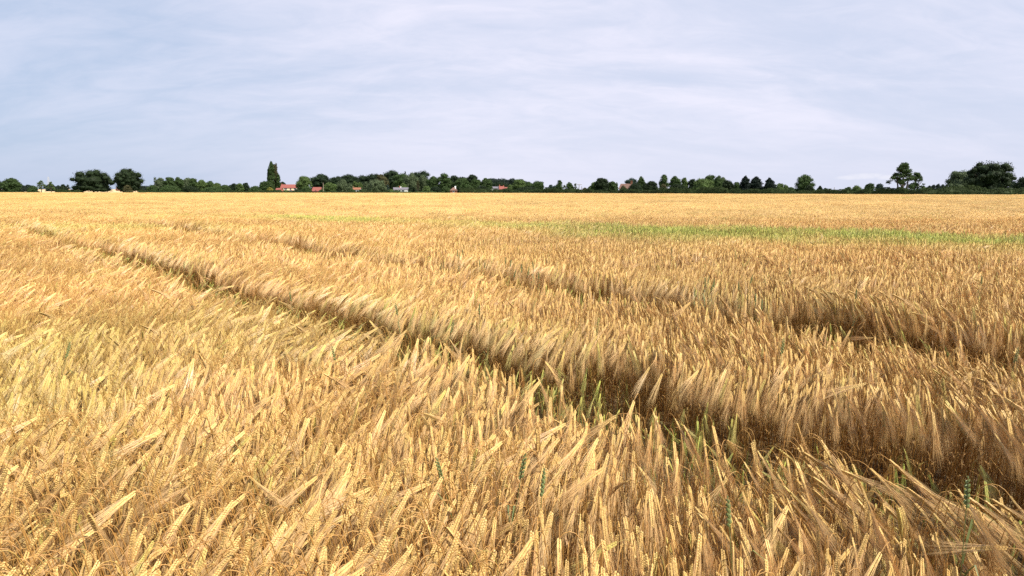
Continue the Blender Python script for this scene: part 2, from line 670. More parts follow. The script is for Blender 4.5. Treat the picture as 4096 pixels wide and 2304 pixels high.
class Noise2:
    """smooth value noise on the plane"""
    def __init__(self, seed, cell):
        self.g = np.random.default_rng(seed).random((256, 256))
        self.c = cell

    def __call__(self, x, y):
        u, v = x / self.c + 900, y / self.c + 900
        i, j = np.floor(u).astype(int), np.floor(v).astype(int)
        a, b = u - i, v - j
        a, b = a * a * (3 - 2 * a), b * b * (3 - 2 * b)
        g = lambda p, q: self.g[p % 256, q % 256]
        return (g(i, j) * (1 - a) + g(i + 1, j) * a) * (1 - b) + (g(i, j + 1) * (1 - a) + g(i + 1, j + 1) * a) * b - 0.5


n_dir3, n_tilt = Noise2(21, 0.30), Noise2(22, 0.38)
n_dir, n_dir2, n_h, n_g, n_t, n_t2, n_w = Noise2(1, 0.75), Noise2(2, 3.0), Noise2(3, 1.6), Noise2(4, 1.3), Noise2(5, 2.6), Noise2(6, 11.0), Noise2(8, 1.1)


def track_dist(x, y):
    """signed distance to each wheel track (positive on the far, right side)"""
    out = []
    for k, (a, d) in enumerate(TRACKS):
        w = n_w(x + 40 * k, y) * 0.10
        out.append(((x - a.x) * d.y - (y - a.y) * d.x) + w - (0.16, 0.0)[k])
    return out


def green_amount(x, y):
    q = (24.9 - 0.53 * x - y) * 0.883 + n_g(x * 0.6, y * 0.6) * 2.0
    width = np.interp(x, [-12, -6, 0, 3, 9], [2.0, 3.4, 5.0, 7.6, 6.0])
    ramp = np.clip(q / 0.5 + 0.5, 0, 1) * np.clip(1 - (q - width * 0.5) / (width * 0.75), 0, 1)
    stren = np.interp(x, [-17, -12, -8, -5.5, -3, 1, 4, 9, 20], [0.05, 0.25, 0.8, 0.9, 0.4, 0.8, 0.95, 0.75, 0.8])
    g = ramp * stren * (1.15 + 0.6 * n_g(x * 1.7, y * 1.7))
    # paler greenish patches on the near left
    q2 = np.exp(-(((x + 2.9) / 1.5) ** 2 + ((y - 5.2) / 0.9) ** 2)) * (0.12 + 0.6 * n_g(x * 2.5, y * 2.5))
    q3 = np.exp(-(((x + 12.0) / 4.0) ** 2 + ((y - 20.5) / 1.6) ** 2)) * 0.5
    g = g * np.clip(0.80 + 1.5 * n_g(x * 0.9 + 31, y * 2.2), 0.4, 1)
    return np.clip(np.maximum(np.maximum(np.maximum(g, q2), q3), np.clip((-x + 0.5) / 2.5, 0, 1) * np.clip((9 - y) / 4, 0, 1) * np.clip((y - 2.0) / 1.5, 0, 1) * np.clip(0.07 + 0.42 * n_g(x, y), 0, 1)), 0, 0.95)


def scatter(y0, y1, dens, soft0=0.0, soft1=0.0):
    xm = lambda y: 0.80 * y * 1.04 + 1.1
    area_w = 2 * xm(y1 + soft1)
    n = int(dens * area_w * (y1 + soft1 - y0 + soft0))
    x = (rg.random(n) - 0.5) * area_w
    y = y0 - soft0 + rg.random(n) * (y1 + soft1 - y0 + soft0)
    keep = np.abs(x) < xm(y)
    if soft0:
        keep &= rg.random(n) < np.clip((y - (y0 - soft0)) / (2 * soft0), 0, 1)
    if soft1:
        keep &= rg.random(n) < np.clip(((y1 + soft1) - y) / (2 * soft1), 0, 1)
    return x[keep], y[keep]


def stalk_field(x, y, kind):
    n = len(x)
    d1, d2 = track_dist(x, y)
    near = np.where(np.abs(d1) < np.abs(d2), d1, d2)
    ad = np.abs(near)
    half = np.where(np.abs(d1) < np.abs(d2), np.interp(y, [1.7, 2.4, 3.0, 4.6, 9], [0.37, 0.45, 0.54, 0.52, 0.47]), 0.60)
    half = half + n_tilt(x * 1.3 + 20, y * 1.3) * np.where(np.abs(d1) < np.abs(d2), 0.14, 0.06) + rg.normal(0, 0.035, n)
    if kind == 'hi':
        weak = (ad < half) & (rg.random(n) < 0.20)
        keep = (ad > half) | weak
    else:
        keep = ad > -1
        weak = ad < -1
    # wind lays the ears over to the left and towards the viewer
    left = np.clip((-x / np.maximum(y, 1) + 0.15) / 0.7, 0, 1)
    base = np.arctan2(-0.90, -0.20 - 0.55 * left) + n_dir2(x, y) * 1.0 + n_dir(x, y) * 1.0 + n_dir3(x, y) * 1.5
    spread = rg.normal(0, 0.22, n)
    odd = rg.random(n) < 0.07
    phi = base + np.where(odd, rg.uniform(-PI, PI, n), spread)
    # right of the near track, close to its edge, ears hang into the track; the near bank leans over to the right
    for k, (a, d) in enumerate(TRACKS):
        dk = (d1, d2)[k]
        to = np.arctan2(-d.x * -np.sign(dk) * -1, -d.y * np.sign(dk) * 1)
        # unit vector towards the track = -sign(dk) * (d.y, -d.x)
        tx, ty = -np.sign(dk) * d.y, np.sign(dk) * d.x
        w = np.exp(-((np.abs(dk) - 0.1) / (0.55 if k == 0 else 0.4)) ** 2) * np.where(dk < 0, np.interp(y, [1.5, 4, 8], [0.62, 0.45, 0.2]), 0.5)
        cx, cy = np.cos(phi) * (1 - w) + tx * w, np.sin(phi) * (1 - w) + ty * w
        phi = np.arctan2(cy, cx)
    tilt = rg.normal(0.07, 0.055, n) + n_h(x * 0.7 + 9, y * 0.7) * 0.14 + n_tilt(x, y) * 0.22
    edge_w = np.exp(-((ad - half) / 0.22) ** 2)
    tilt = tilt + edge_w * np.where(near < 0, rg.uniform(-0.12, 0.03, n), rg.uniform(-0.10, 0.09, n))
    scl = 1.0 + n_h(x, y) * 0.16 + n_tilt(x + 50, y) * 0.12 + rg.normal(0, 0.045, n)
    scl = np.where(weak, scl * rg.uniform(0.35, 0.75, n), scl)
    scl = np.where((ad < half + 0.12) & ~weak, scl * np.where(near < 0, 1.06, 1.0), scl)
    scl = scl * (1 + 0.05 * np.exp(-((near - half - 0.25) / 0.4) ** 2))
    g = green_amount(x, y)
    edge_green = np.exp(-((ad - half) / 0.20) ** 2) * np.clip(0.55 + 1.7 * n_g(x, y), 0, 1) * np.where(near > 0, 0.75, 0.12) * np.where(np.abs(d1) < np.abs(d2), 1, 0.55)
    g = np.where(rg.random(n) < 0.75, np.maximum(g, edge_green * rg.uniform(0.0, 1, n) ** 1.5), g)
    g = np.where(rg.random(n) < 0.05, np.maximum(g, rg.uniform(0.15, 0.55, n)), g)
    g = np.clip(g * rg.uniform(0.75, 1.15, n), 0, 1)
    g = np.where(weak, rg.uniform(0.5, 1, n), g)
    trend = np.clip((-x + 1) / 6, 0, 1) * 0.16 - np.clip((x + 0.5) / 3, 0, 1) * np.clip((9 - y) / 5, 0, 1) * 0.26 - np.clip((3.2 - y) / 1.6, 0, 1) * 0.16  # part ripeness, part light put into colour: paler left, darker right and in front
    tone = trend + n_t(x, y) * 0.40 + n_t2(x, y) * 0.35 + (np.interp(y, [6, 14, 27], [0, 0.08, 0.15]) if kind == 'hi' else -0.07) + rg.normal(0, 0.10, n)  # distance term sets brightness through colour, evening out the detail levels
    bank = np.exp(-((ad - half) / 0.5) ** 2) * (np.abs(d1) < np.abs(d2)) * np.interp(y, [4, 9], [0.8, 0.4])
    arch = rg.random(n) < 0.15 + 0.6 * bank
    return keep, phi, tilt, scl, g, tone, arch


pos, rot, scl, idx, grn, ton = [], [], [], [], [], []


def emit(x, y, kind, n_var, first, zs=0.0):
    keep, phi, tilt, s, g, t, arch = stalk_field(x, y, kind)
    if kind != 'hi':
        tilt = tilt * 0.3
        s = 1.0 + (s - 1) * 0.6
    n = keep.sum()
    pos.append(np.stack([x, y, np.full(len(x), zs)], 1)[keep])
    rot.append(np.stack([rg.normal(0, 0.07 if kind == 'hi' else 0.02, len(x)), tilt, phi], 1)[keep])
    scl.append(s[keep])
    if kind == 'hi':
        lo = rg.integers(0, 4, len(x)) + 11 * rg.integers(0, 2, len(x))
        hi_ = rg.integers(4, 11, len(x)) + 11 * rg.integers(0, 2, len(x))
        idx.append(np.where(arch, lo, hi_)[keep])
    else:
        idx.append(rg.integers(first, first + n_var, n))
    grn.append(g[keep])
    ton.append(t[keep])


for y0, y1, dn, s0, s1 in ((0.75, 3.4, 490, 0, 0.6), (3.4, 9, 430, 0.6, 1.0), (9, 16, 330, 1.0, 1.5), (16, 27, 230, 1.5, 3.0)):
    emit(*scatter(y0, y1, dn, s0, s1), 'hi', N_HI, 0)
x, y = scatter(27, 92, 4.6, 3.0, 8.0)
emit(x, y, 'mid', N_MID, N_HI)
x, y = scatter(92, 470, 0.22, 8.0, 0)
px = 2048 + F * x / (y * CP + 1.0 * SP)
k = y < edge_y(px) - 1.9
emit(x[k], y[k], 'far', N_FAR, N_HI + N_MID)
# the last few metres before the hedge, so that the crop ends in a clean line
x = (rg.random(26000) - 0.5) * 2 * 360
px_try = rg.uniform(-250, 4350, 26000)
yy = edge_y(px_try) - rg.uniform(0.3, 3.0, 26000)
xx = (px_try - 2048) / F * (yy * CP + SP)
k = rg.random(26000) < 0.30
emit(xx[k], yy[k], 'mid', N_MID, N_HI)

pos, rot, scl, idx, grn, ton = map(np.concatenate, (pos, rot, scl, idx, grn, ton))

# the stalks that show largest, right in front: objects of their own
hi = np.nonzero(idx < N_HI)[0]
neck = pos[hi].copy()
neck[:, 2] = 0.70 * scl[hi]
neck[:, 0] += np.cos(rot[hi, 2]) * (0.10 + 0.7 * np.sin(rot[hi, 1]))
neck[:, 1] += np.sin(rot[hi, 2]) * (0.10 + 0.7 * np.sin(rot[hi, 1]))
px, py, dep = project(neck)
inside = (px > 10) & (px < 4086) & (py > 400) & (py < 2280) & (dep > 0.3)
order = hi[inside][np.argsort(dep[inside])][:296]
own = np.zeros(len(pos), bool)
own[order] = True

part_meshes = [{k: mesh_data(k.replace('_b', ''), *v[:2], [v[2]]) for k, v in pr.items()} for pr in variants]
protos = {}
for n_i, i in enumerate(order):
    v = int(idx[i])
    g = float(grn[i])
    is_green = g > 0.45
    if is_green:
        lab, gr = 'yellow-green unripe bearded barley stalk among the golden ones at the lower edge of the field', 'unripe barley stalks along the near edge'
    else:
        lab, gr = 'golden ripe bearded barley stalk with bent neck in the frontmost rows of the field', 'ripe barley stalks in the frontmost rows'
    if v not in protos:
        r0 = thing('barley_stalk', lab, 'barley', group=gr)
        for nm, me in part_meshes[v].items():
            obj(nm.replace('_b', ''), me, r0)
        protos[v] = r0
        r = r0
    else:
        r = protos[v].copy()
        COL.objects.link(r)
        r['label'] = lab
        r['group'] = gr
        for c in protos[v].children:
            c2 = c.copy()
            COL.objects.link(c2)
            c2.parent = r
    r.location = pos[i]
    r.rotation_euler = rot[i]
    r.scale = (scl[i],) * 3
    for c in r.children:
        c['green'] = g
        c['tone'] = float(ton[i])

sel = ~own
pos, rot, scl, idx, grn, ton = pos[sel], rot[sel], scl[sel], idx[sel], grn[sel], ton[sel]
print('barley points', len(pos), np.bincount(np.digitize(idx, [N_HI, N_HI + N_MID])))
me = D.meshes.new('barley')
me.vertices.add(len(pos))
me.vertices.foreach_set('co', pos.astype(np.float32).ravel())
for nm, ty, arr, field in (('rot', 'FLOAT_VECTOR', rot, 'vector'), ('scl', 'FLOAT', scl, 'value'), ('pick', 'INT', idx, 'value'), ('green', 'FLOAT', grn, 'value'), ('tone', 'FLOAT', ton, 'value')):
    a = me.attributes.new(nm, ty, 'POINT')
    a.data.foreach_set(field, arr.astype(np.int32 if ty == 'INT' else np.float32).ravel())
me.update()
crop = obj('barley', me)
crop['kind'] = 'stuff'
crop['label'] = 'golden field of ripe bearded barley reaching from the front to the distant hedge'
crop['category'] = 'barley crop'
ng = D.node_groups.new('barley_instances', 'GeometryNodeTree')
ng.interface.new_socket('Geometry', in_out='INPUT', socket_type='NodeSocketGeometry')
ng.interface.new_socket('Geometry', in_out='OUTPUT', socket_type='NodeSocketGeometry')
t = NT(ng)
gi, go = t.add('NodeGroupInput'), t.add('NodeGroupOutput')
ci = t.add('GeometryNodeCollectionInfo', transform_space='ORIGINAL')
ci.inputs['Collection'].default_value = src
ci.inputs['Separate Children'].default_value = True
ci.inputs['Reset Children'].default_value = True
ip = t.add('GeometryNodeInstanceOnPoints')
m2p = t.add('GeometryNodeMeshToPoints')
t.l.new(gi.outputs[0], m2p.inputs['Mesh'])
t.l.new(m2p.outputs[0], ip.inputs['Points'])
t.l.new(ci.outputs[0], ip.inputs['Instance'])
ip.inputs['Pick Instance'].default_value = True


def named(nm, ty):
    nd = t.add('GeometryNodeInputNamedAttribute', data_type=ty)
    nd.inputs['Name'].default_value = nm
    return [o for o in nd.outputs if o.enabled and o.name == 'Attribute'][0]


e2r = t.add('FunctionNodeEulerToRotation')
t.l.new(named('rot', 'FLOAT_VECTOR'), e2r.inputs[0])
t.l.new(e2r.outputs[0], ip.inputs['Rotation'])
t.l.new(named('scl', 'FLOAT'), ip.inputs['Scale'])
t.l.new(named('pick', 'INT'), ip.inputs['Instance Index'])
t.l.new(ip.outputs[0], go.inputs[0])
md = crop.modifiers.new('stalks', 'NODES')
md.node_group = ng

# ------------------------------------------------------------------ stray wheat
rw = random.Random(5)


def wheat_parts(r):
    H = 0.84
    S, SF, E, EF, L, LF = [], [], [], [], [], []
    pts = [Vector((0.02 * (i / 6) ** 2, 0, H * i / 6)) for i in range(7)]
    tube(S, SF, pts, [0.0019 - 0.0006 * i / 6 for i in range(7)], 5, False)
    p = pts[-1]
    d = Vector((0.07, 0, 1)).normalized()
    for i in range(11):
        f = i / 11
        sg = 1 if i % 2 else -1
        tp = 1 - 0.4 * max(0, (f - .6) / .4)
        for k in (-1, 0, 1):
            side = Vector((math.cos(k * 0.5), math.sin(k * 0.5), 0)) * sg
            spindle(E, EF, p + side * 0.002, (d + side * 0.30).normalized(), Vector((0, 1, 0)), 0.0165 * tp, 0.0080 * tp, 0.0080 * tp, 5)
        p = p + d * 0.0083
    spindle(E, EF, p, d, Vector((0, 1, 0)), 0.012, 0.005, 0.005, 5)
    for k, zb in enumerate((0.42, 0.58, 0.66)):
        az = k * 2.4 + r.uniform(-.4, .4)
        o = Vector((math.cos(az), math.sin(az), 0))
        sd = Vector((-math.sin(az), math.cos(az), 0))
        b = Vector((0.01, 0, zb))
        blade(L, LF, [b, b + o * 0.03 + Vector((0, 0, 0.07)), b + o * 0.07 + Vector((0, 0, 0.12)), b + o * 0.12 + Vector((0, 0, 0.08))], sd, 0.006)
    return {'stem': (S, SF, M_WSTEM), 'ear': (E, EF, M_WEAR), 'leaf': (L, LF, M_WLEAF)}


wheat_meshes = [{k: mesh_data(k, *v[:2], [v[2]]) for k, v in wheat_parts(rw).items()} for _ in range(3)]
WG = 'dark green wheat stalks poking out of the barley'
FAR_ROW = 'slim dark green wheat stalk in the thicket of them along the second wheel track'
FAR_SOLO = 'small dark green wheat stalk standing alone far off in the golden barley'
WHEAT = [
    (3052, 2030, 'stout blue-green wheat ear standing upright at the lower right, before the wheel track'),
    (1936, 1790, 'tall blue-green wheat ear, upper of the two standing together in the front barley'),
    (1952, 1850, 'shorter blue-green wheat ear, lower of the two standing together in the front barley'),
    (98, 1415, 'lone dark green wheat ear by the left border of the field'),
    (4012, 1400, 'long dark green wheat ear by the right border, upper of two'),
    (3998, 1480, 'dark green wheat ear by the right border, lower of two'),
    (1190, 1178, 'slender green wheat ear rising from the near wheel track'),
    (3112, 1400, 'green wheat ear leaning beside the pale green barley heads on the far bank'),
    (2100, 1960, 'faint green wheat ear half buried in the front barley'),
    (1400, 1385, 'dark green wheat ear half sunk in the barley short of the near wheel track'),
    (3865, 2000, 'dark green wheat ear in the shaded stems at the lower right corner'),
    (1630, 1245, 'green wheat ear with broad leaf in the near wheel track below the combed barley'),
    (1716, 1300, 'green wheat plant with broad blade leaning in the near wheel track'),
    (1915, 1230, 'green wheat ear in barley beyond the combed clump on the far bank'),
]
for px_, py_ in ((1822, 1018), (1838, 1022), (1848, 1012), (1920, 1062), (1928, 1050), (2003, 1084), (2010, 1040), (2022, 1060), (2088, 1100), (2100, 1080), (2143, 1092), (2150, 1072), (2776, 1140), (2788, 1160), (2820, 1150), (2778, 1120), (2850, 1130), (2945, 1128), (2960, 1132), (1720, 1050), (3030, 1210), (3050, 1215)):
    WHEAT.append((px_, py_, FAR_ROW))
for px_, py_ in ((1928, 962), (3180, 1078), (3410, 1175), (3955, 1120), (722, 1060), (446, 900), (3690, 912), (3660, 935), (4020, 935), (2690, 1000), (1170, 905), (650, 940), (3440, 920)):
    WHEAT.append((px_, py_, FAR_SOLO))
wproto = [None] * 3
for k, (px_, py_, lab) in enumerate(WHEAT):
    p = unproject(px_, py_, 0.86)
    v = k % 3
    if wproto[v] is None:
        r = thing('wheat_stalk', lab, 'wheat', group=WG)
        for nm, me_ in wheat_meshes[v].items():
            obj(nm, me_, r)
        wproto[v] = r
    else:
        r = wproto[v].copy()
        COL.objects.link(r)
        r['label'] = lab
        for c in wproto[v].children:
            c2 = c.copy()
            COL.objects.link(c2)
            c2.parent = r
    r.location = (p.x, p.y, 0)
    r.rotation_euler = (rw.gauss(0, .05), rw.gauss(0.05, .11), rw.uniform(0, 6.28))
    r.scale = (rw.uniform(0.93, 1.02),) * 3

# a thin dark grass stem standing in the near block
V, Fc = [], []
p = unproject(2450, 1545, 0.95)
tube(V, Fc, [(0.03 * (i / 6) ** 1.5, 0, 0.98 * i / 6) for i in range(7)], [0.0017 - 0.00015 * i for i in range(7)], 5, False)
gs = thing('grass_stem', 'thin dark straight grass stem standing taller than the barley near the wheel track', 'grass stem', (p.x, p.y, 0))
obj('stem', mesh_data('stem', V, Fc, [M_WSTEM]), gs)
V, Fc = [], []
for i in range(9):
    a = i * 2.4
    sd = Vector((math.cos(a), math.sin(a), 0))
    spindle(V, Fc, Vector((0.03, 0, 0.955 - 0.012 * i)) + sd * 0.002, (Vector((0, 0, 1)) + sd * 0.4).normalized(), Vector((0, 1, 0)) if abs(sd.y) < .9 else Vector((1, 0, 0)), 0.014, 0.003, 0.003)
obj('seed_head', mesh_data('seed_head', V, Fc, [M_LEAF]), gs)

# ------------------------------------------------------------------ trees
rt = np.random.default_rng(23)
ICO = None


def ico():
    global ICO
    if ICO is None:
        import bmesh
        bm = bmesh.new()
        bmesh.ops.create_icosphere(bm, subdivisions=2, radius=1)
        v = np.array([x.co[:] for x in bm.verts])
        f = [tuple(q.index for q in x.verts) for x in bm.faces]
        bm.free()
        ICO = (v, f)
    return ICO


def unit(n):
    v = rt.normal(size=(n, 3))
    return v / np.linalg.norm(v, axis=1, keepdims=True)


def leaf_quads(c, nrm, size, jitter=0.9, flat=1.0):
    n = len(c)
    nn = nrm + unit(n) * jitter
    nn /= np.linalg.norm(nn, axis=1, keepdims=True)
    a = np.cross(nn, unit(n))
    a /= np.linalg.norm(a, axis=1, keepdims=True) + 1e-9
    b = np.cross(nn, a)
    s = size * rt.uniform(0.55, 1.25, (n, 1))
    s2 = s * rt.uniform(0.5, 1.0, (n, 1))
    return np.stack([c - a * s - b * s2 * .5, c + a * s * .2 - b * s2, c + a * s + b * s2 * .4, c - a * s * .1 + b * s2], 1) * 1.0


def lobes_for(kind, w, h, z0):
    """list of (centre, radius xyz)"""
    L = []
    hc = h - z0
    if kind in ('oak', 'round', 'bush', 'willow'):
        n = {'oak': 80, 'round': 46, 'bush': 28, 'willow': 50}[kind]
        w = w * (1.0 if kind == 'oak' else 1.08)
        for i in range(n):
            d = unit(1)[0]
            r0 = rt.uniform(0.08, 0.17) * min(w, hc * 1.25)
            rz = r0 * (1.25 if kind == 'willow' else 0.8)
            rr = rt.uniform(0.72, 1.0)
            sx, szz = w / 2 - r0 * 0.75, hc * (0.54 if kind != 'bush' else 0.88) - rz * 0.7
            c = np.array([d[0] * sx * rr, d[1] * sx * rr, z0 + hc * (0.46 if kind != 'bush' else 0.10) + (d[2] if kind != 'bush' else abs(d[2])) * szz * rr])
            c[2] = max(c[2], z0 + rz * .6)
            L.append((c, np.array([r0, r0, rz])))
        L.append((np.array([0, 0, z0 + hc * 0.44]), np.array([w * .38, w * .38, hc * .42])))
        for i in range(9 if kind == 'oak' else 6):
            a = 2 * PI * i / (9 if kind == 'oak' else 6) + rt.uniform(-.3, .3)
            q = w * rt.uniform(.24, .38)
            L.append((np.array([q * math.cos(a), q * math.sin(a), z0 + hc * rt.uniform(.06, .2)]), np.array([w * .13, w * .13, hc * .13])))
        L.append((np.array([w * rt.uniform(-.08, .08), 0, h - hc * .25]), np.array([w * .22, w * .22, hc * .2])))
    elif kind == 'airy':
        for i in range(64):
            f = rt.random() ** 0.8
            z = z0 + hc * (0.05 + 0.9 * f)
            ww = w / 2 * np.interp(f, [0, 0.3, 0.6, 1], [0.85, 0.95, 0.55, 0.16])
            a = rt.uniform(0, 2 * PI)
            q = ww * math.sqrt(rt.random())
            r0 = rt.uniform(0.05, 0.10) * w
            L.append((np.array([q * math.cos(a), q * math.sin(a), z]), np.array([r0, r0, r0 * .75])))
    elif kind == 'poplar':
        n = 34
        for i in range(n):
            f = (i + 0.5) / n
            ww = w / 2 * np.interp(f, [0, .1, .4, .8, 1], [.8, .95, 1, .95, .55])
            a = rt.uniform(0, 2 * PI)
            r0 = ww * 0.66
            L.append((np.array([math.cos(a) * ww * .42, math.sin(a) * ww * .42, z0 + hc * f * 0.97]), np.array([r0, r0, hc / n * 2.6])))
    elif kind == 'conifer':
        n = 54
        for i in range(n):
            f = (i + .5) / n
            ww = w / 2 * np.interp(f, [0, .25, .6, .85, 1], [1.0, 1.1, .95, .6, .16])
            a = rt.uniform(0, 2 * PI)
            L.append((np.array([math.cos(a) * ww * .55, math.sin(a) * ww * .55, z0 + hc * f * .95]), np.array([ww * .58, ww * .58, hc * .075])))
    return L


def crown_mesh(kind, w, h, z0, Y, mat, dens=1.0):
    s = max(0.16, Y / 683 * 0.36)
    L = lobes_for(kind, w, h, z0)
    area = np.array([4 * PI * (r[0] * r[1] * r[2]) ** (2 / 3) for _, r in L])
    tot = dens * np.clip(area.sum() / (s * s) * 0.75, 260, 12000)
    if kind == 'airy':
        tot *= 0.62
    C, N = [], []
    for (c, r), a in zip(L, area):
        n = max(6, int(tot * a / area.sum()))
        d = unit(n)
        q = c + d * r * (rt.uniform(0.15, 1.5, (n, 1)) if kind == 'airy' else rt.uniform(0.62, 1.22, (n, 1)))
        C.append(q)
        N.append(d)
    C, N = np.concatenate(C), np.concatenate(N)
    if kind == 'conifer':
        N = N * 0.5 + np.array([0, 0, .6])
    k = C[:, 2] > 0.05
    Q = leaf_quads(C[k], N[k], s)
    Q[:, :, 2] = np.maximum(Q[:, :, 2], 0.02)
    me = quads_mesh('crown', Q, [mat])
    if kind == 'airy':
        return me
    # a solid inner mass so that no sky glints through the thick part
    iv, fi = ico()
    V = [tuple(v) for v in Q.reshape(-1, 3)]
    Fc = [tuple(range(i * 4, i * 4 + 4)) for i in range(len(Q))]
    for c, r in L:
        b = len(V)
        pts = c + iv * r * 0.70 * (1 + rt.normal(0, .05, (len(iv), 1)))
        pts[:, 2] = np.maximum(pts[:, 2], 0.02)
        V += [tuple(p) for p in pts]
        Fc += [tuple(b + i for i in f) for f in fi]
    D.meshes.remove(me)
    return mesh_data('crown', V, Fc, [mat])


def trunk_mesh(kind, w, h, z0, mat, stems=1):
    V, Fc = [], []
    r0 = max(0.10, h * 0.028)
    top = z0 + (h - z0) * (0.55 if kind not in ('poplar', 'conifer') else 0.85)
    for s in range(stems):
        off = (s - (stems - 1) / 2) * r0 * 2.6
        lean = off * 1.5
        pts = [(off, 0, -0.05), (off * 1.05, 0, z0 * 0.5 + .2), (off + lean * .5, 0, z0 + .3), (off + lean, rt.normal(0, .2), top)]
        tube(V, Fc, pts, [r0 * 1.25, r0, r0 * .85, r0 * .3], 7)
    nl = 7 if kind in ('oak', 'airy') else 4
    for i in range(nl):
        a = 2 * PI * i / nl + rt.uniform(-.4, .4)
        zb = z0 * .7 + (top - z0 * .7) * rt.uniform(.15, .7)
        ln = w * rt.uniform(.26, .42)
        if kind in ('poplar', 'conifer'):
            ln = w * .25
        e = (math.cos(a) * ln, math.sin(a) * ln, zb + (h - zb) * rt.uniform(.25, .6))
        m = tuple((np.array([0, 0, zb]) * .5 + np.array(e) * .5) + np.array([0, 0, (h - z0) * .03]))
        tube(V, Fc, [(0, 0, zb), m, e], [r0 * .5, r0 * .35, r0 * .12], 5)
    return mesh_data('trunk', V, Fc, [mat])


CAT = {'oak': 'tree', 'round': 'tree', 'bush': 'bush', 'willow': 'tree', 'airy': 'tree', 'poplar': 'poplar', 'conifer': 'conifer'}
NAME = {'oak': 'oak_tree', 'round': 'tree', 'bush': 'bush', 'willow': 'willow_tree', 'airy': 'young_tree', 'poplar': 'poplar_tree', 'conifer': 'conifer_tree'}


def tree(kind, px0, px1, top, Y, colr, label, z0=None, group=None, stems=1, bark=None, dens=1.0):
    c = at((px0 + px1) / 2, Y)
    w = (px1 - px0) / F * Y * CP
    h = hgt(top, Y)
    if z0 is None:
        z0 = {'oak': 0.10, 'round': 0.04, 'bush': 0.0, 'willow': 0.05, 'airy': 0.26, 'poplar': 0.06, 'conifer': 0.03}[kind] * h
    r = thing(NAME[kind], label, CAT[kind], (c.x, c.y, 0), 0, group)
    obj('crown', crown_mesh(kind, w, h, z0, Y, LEAF[colr], dens), r)
    obj('trunk', trunk_mesh(kind, w, h, z0, bark or M_BARK, stems), r)
    return r


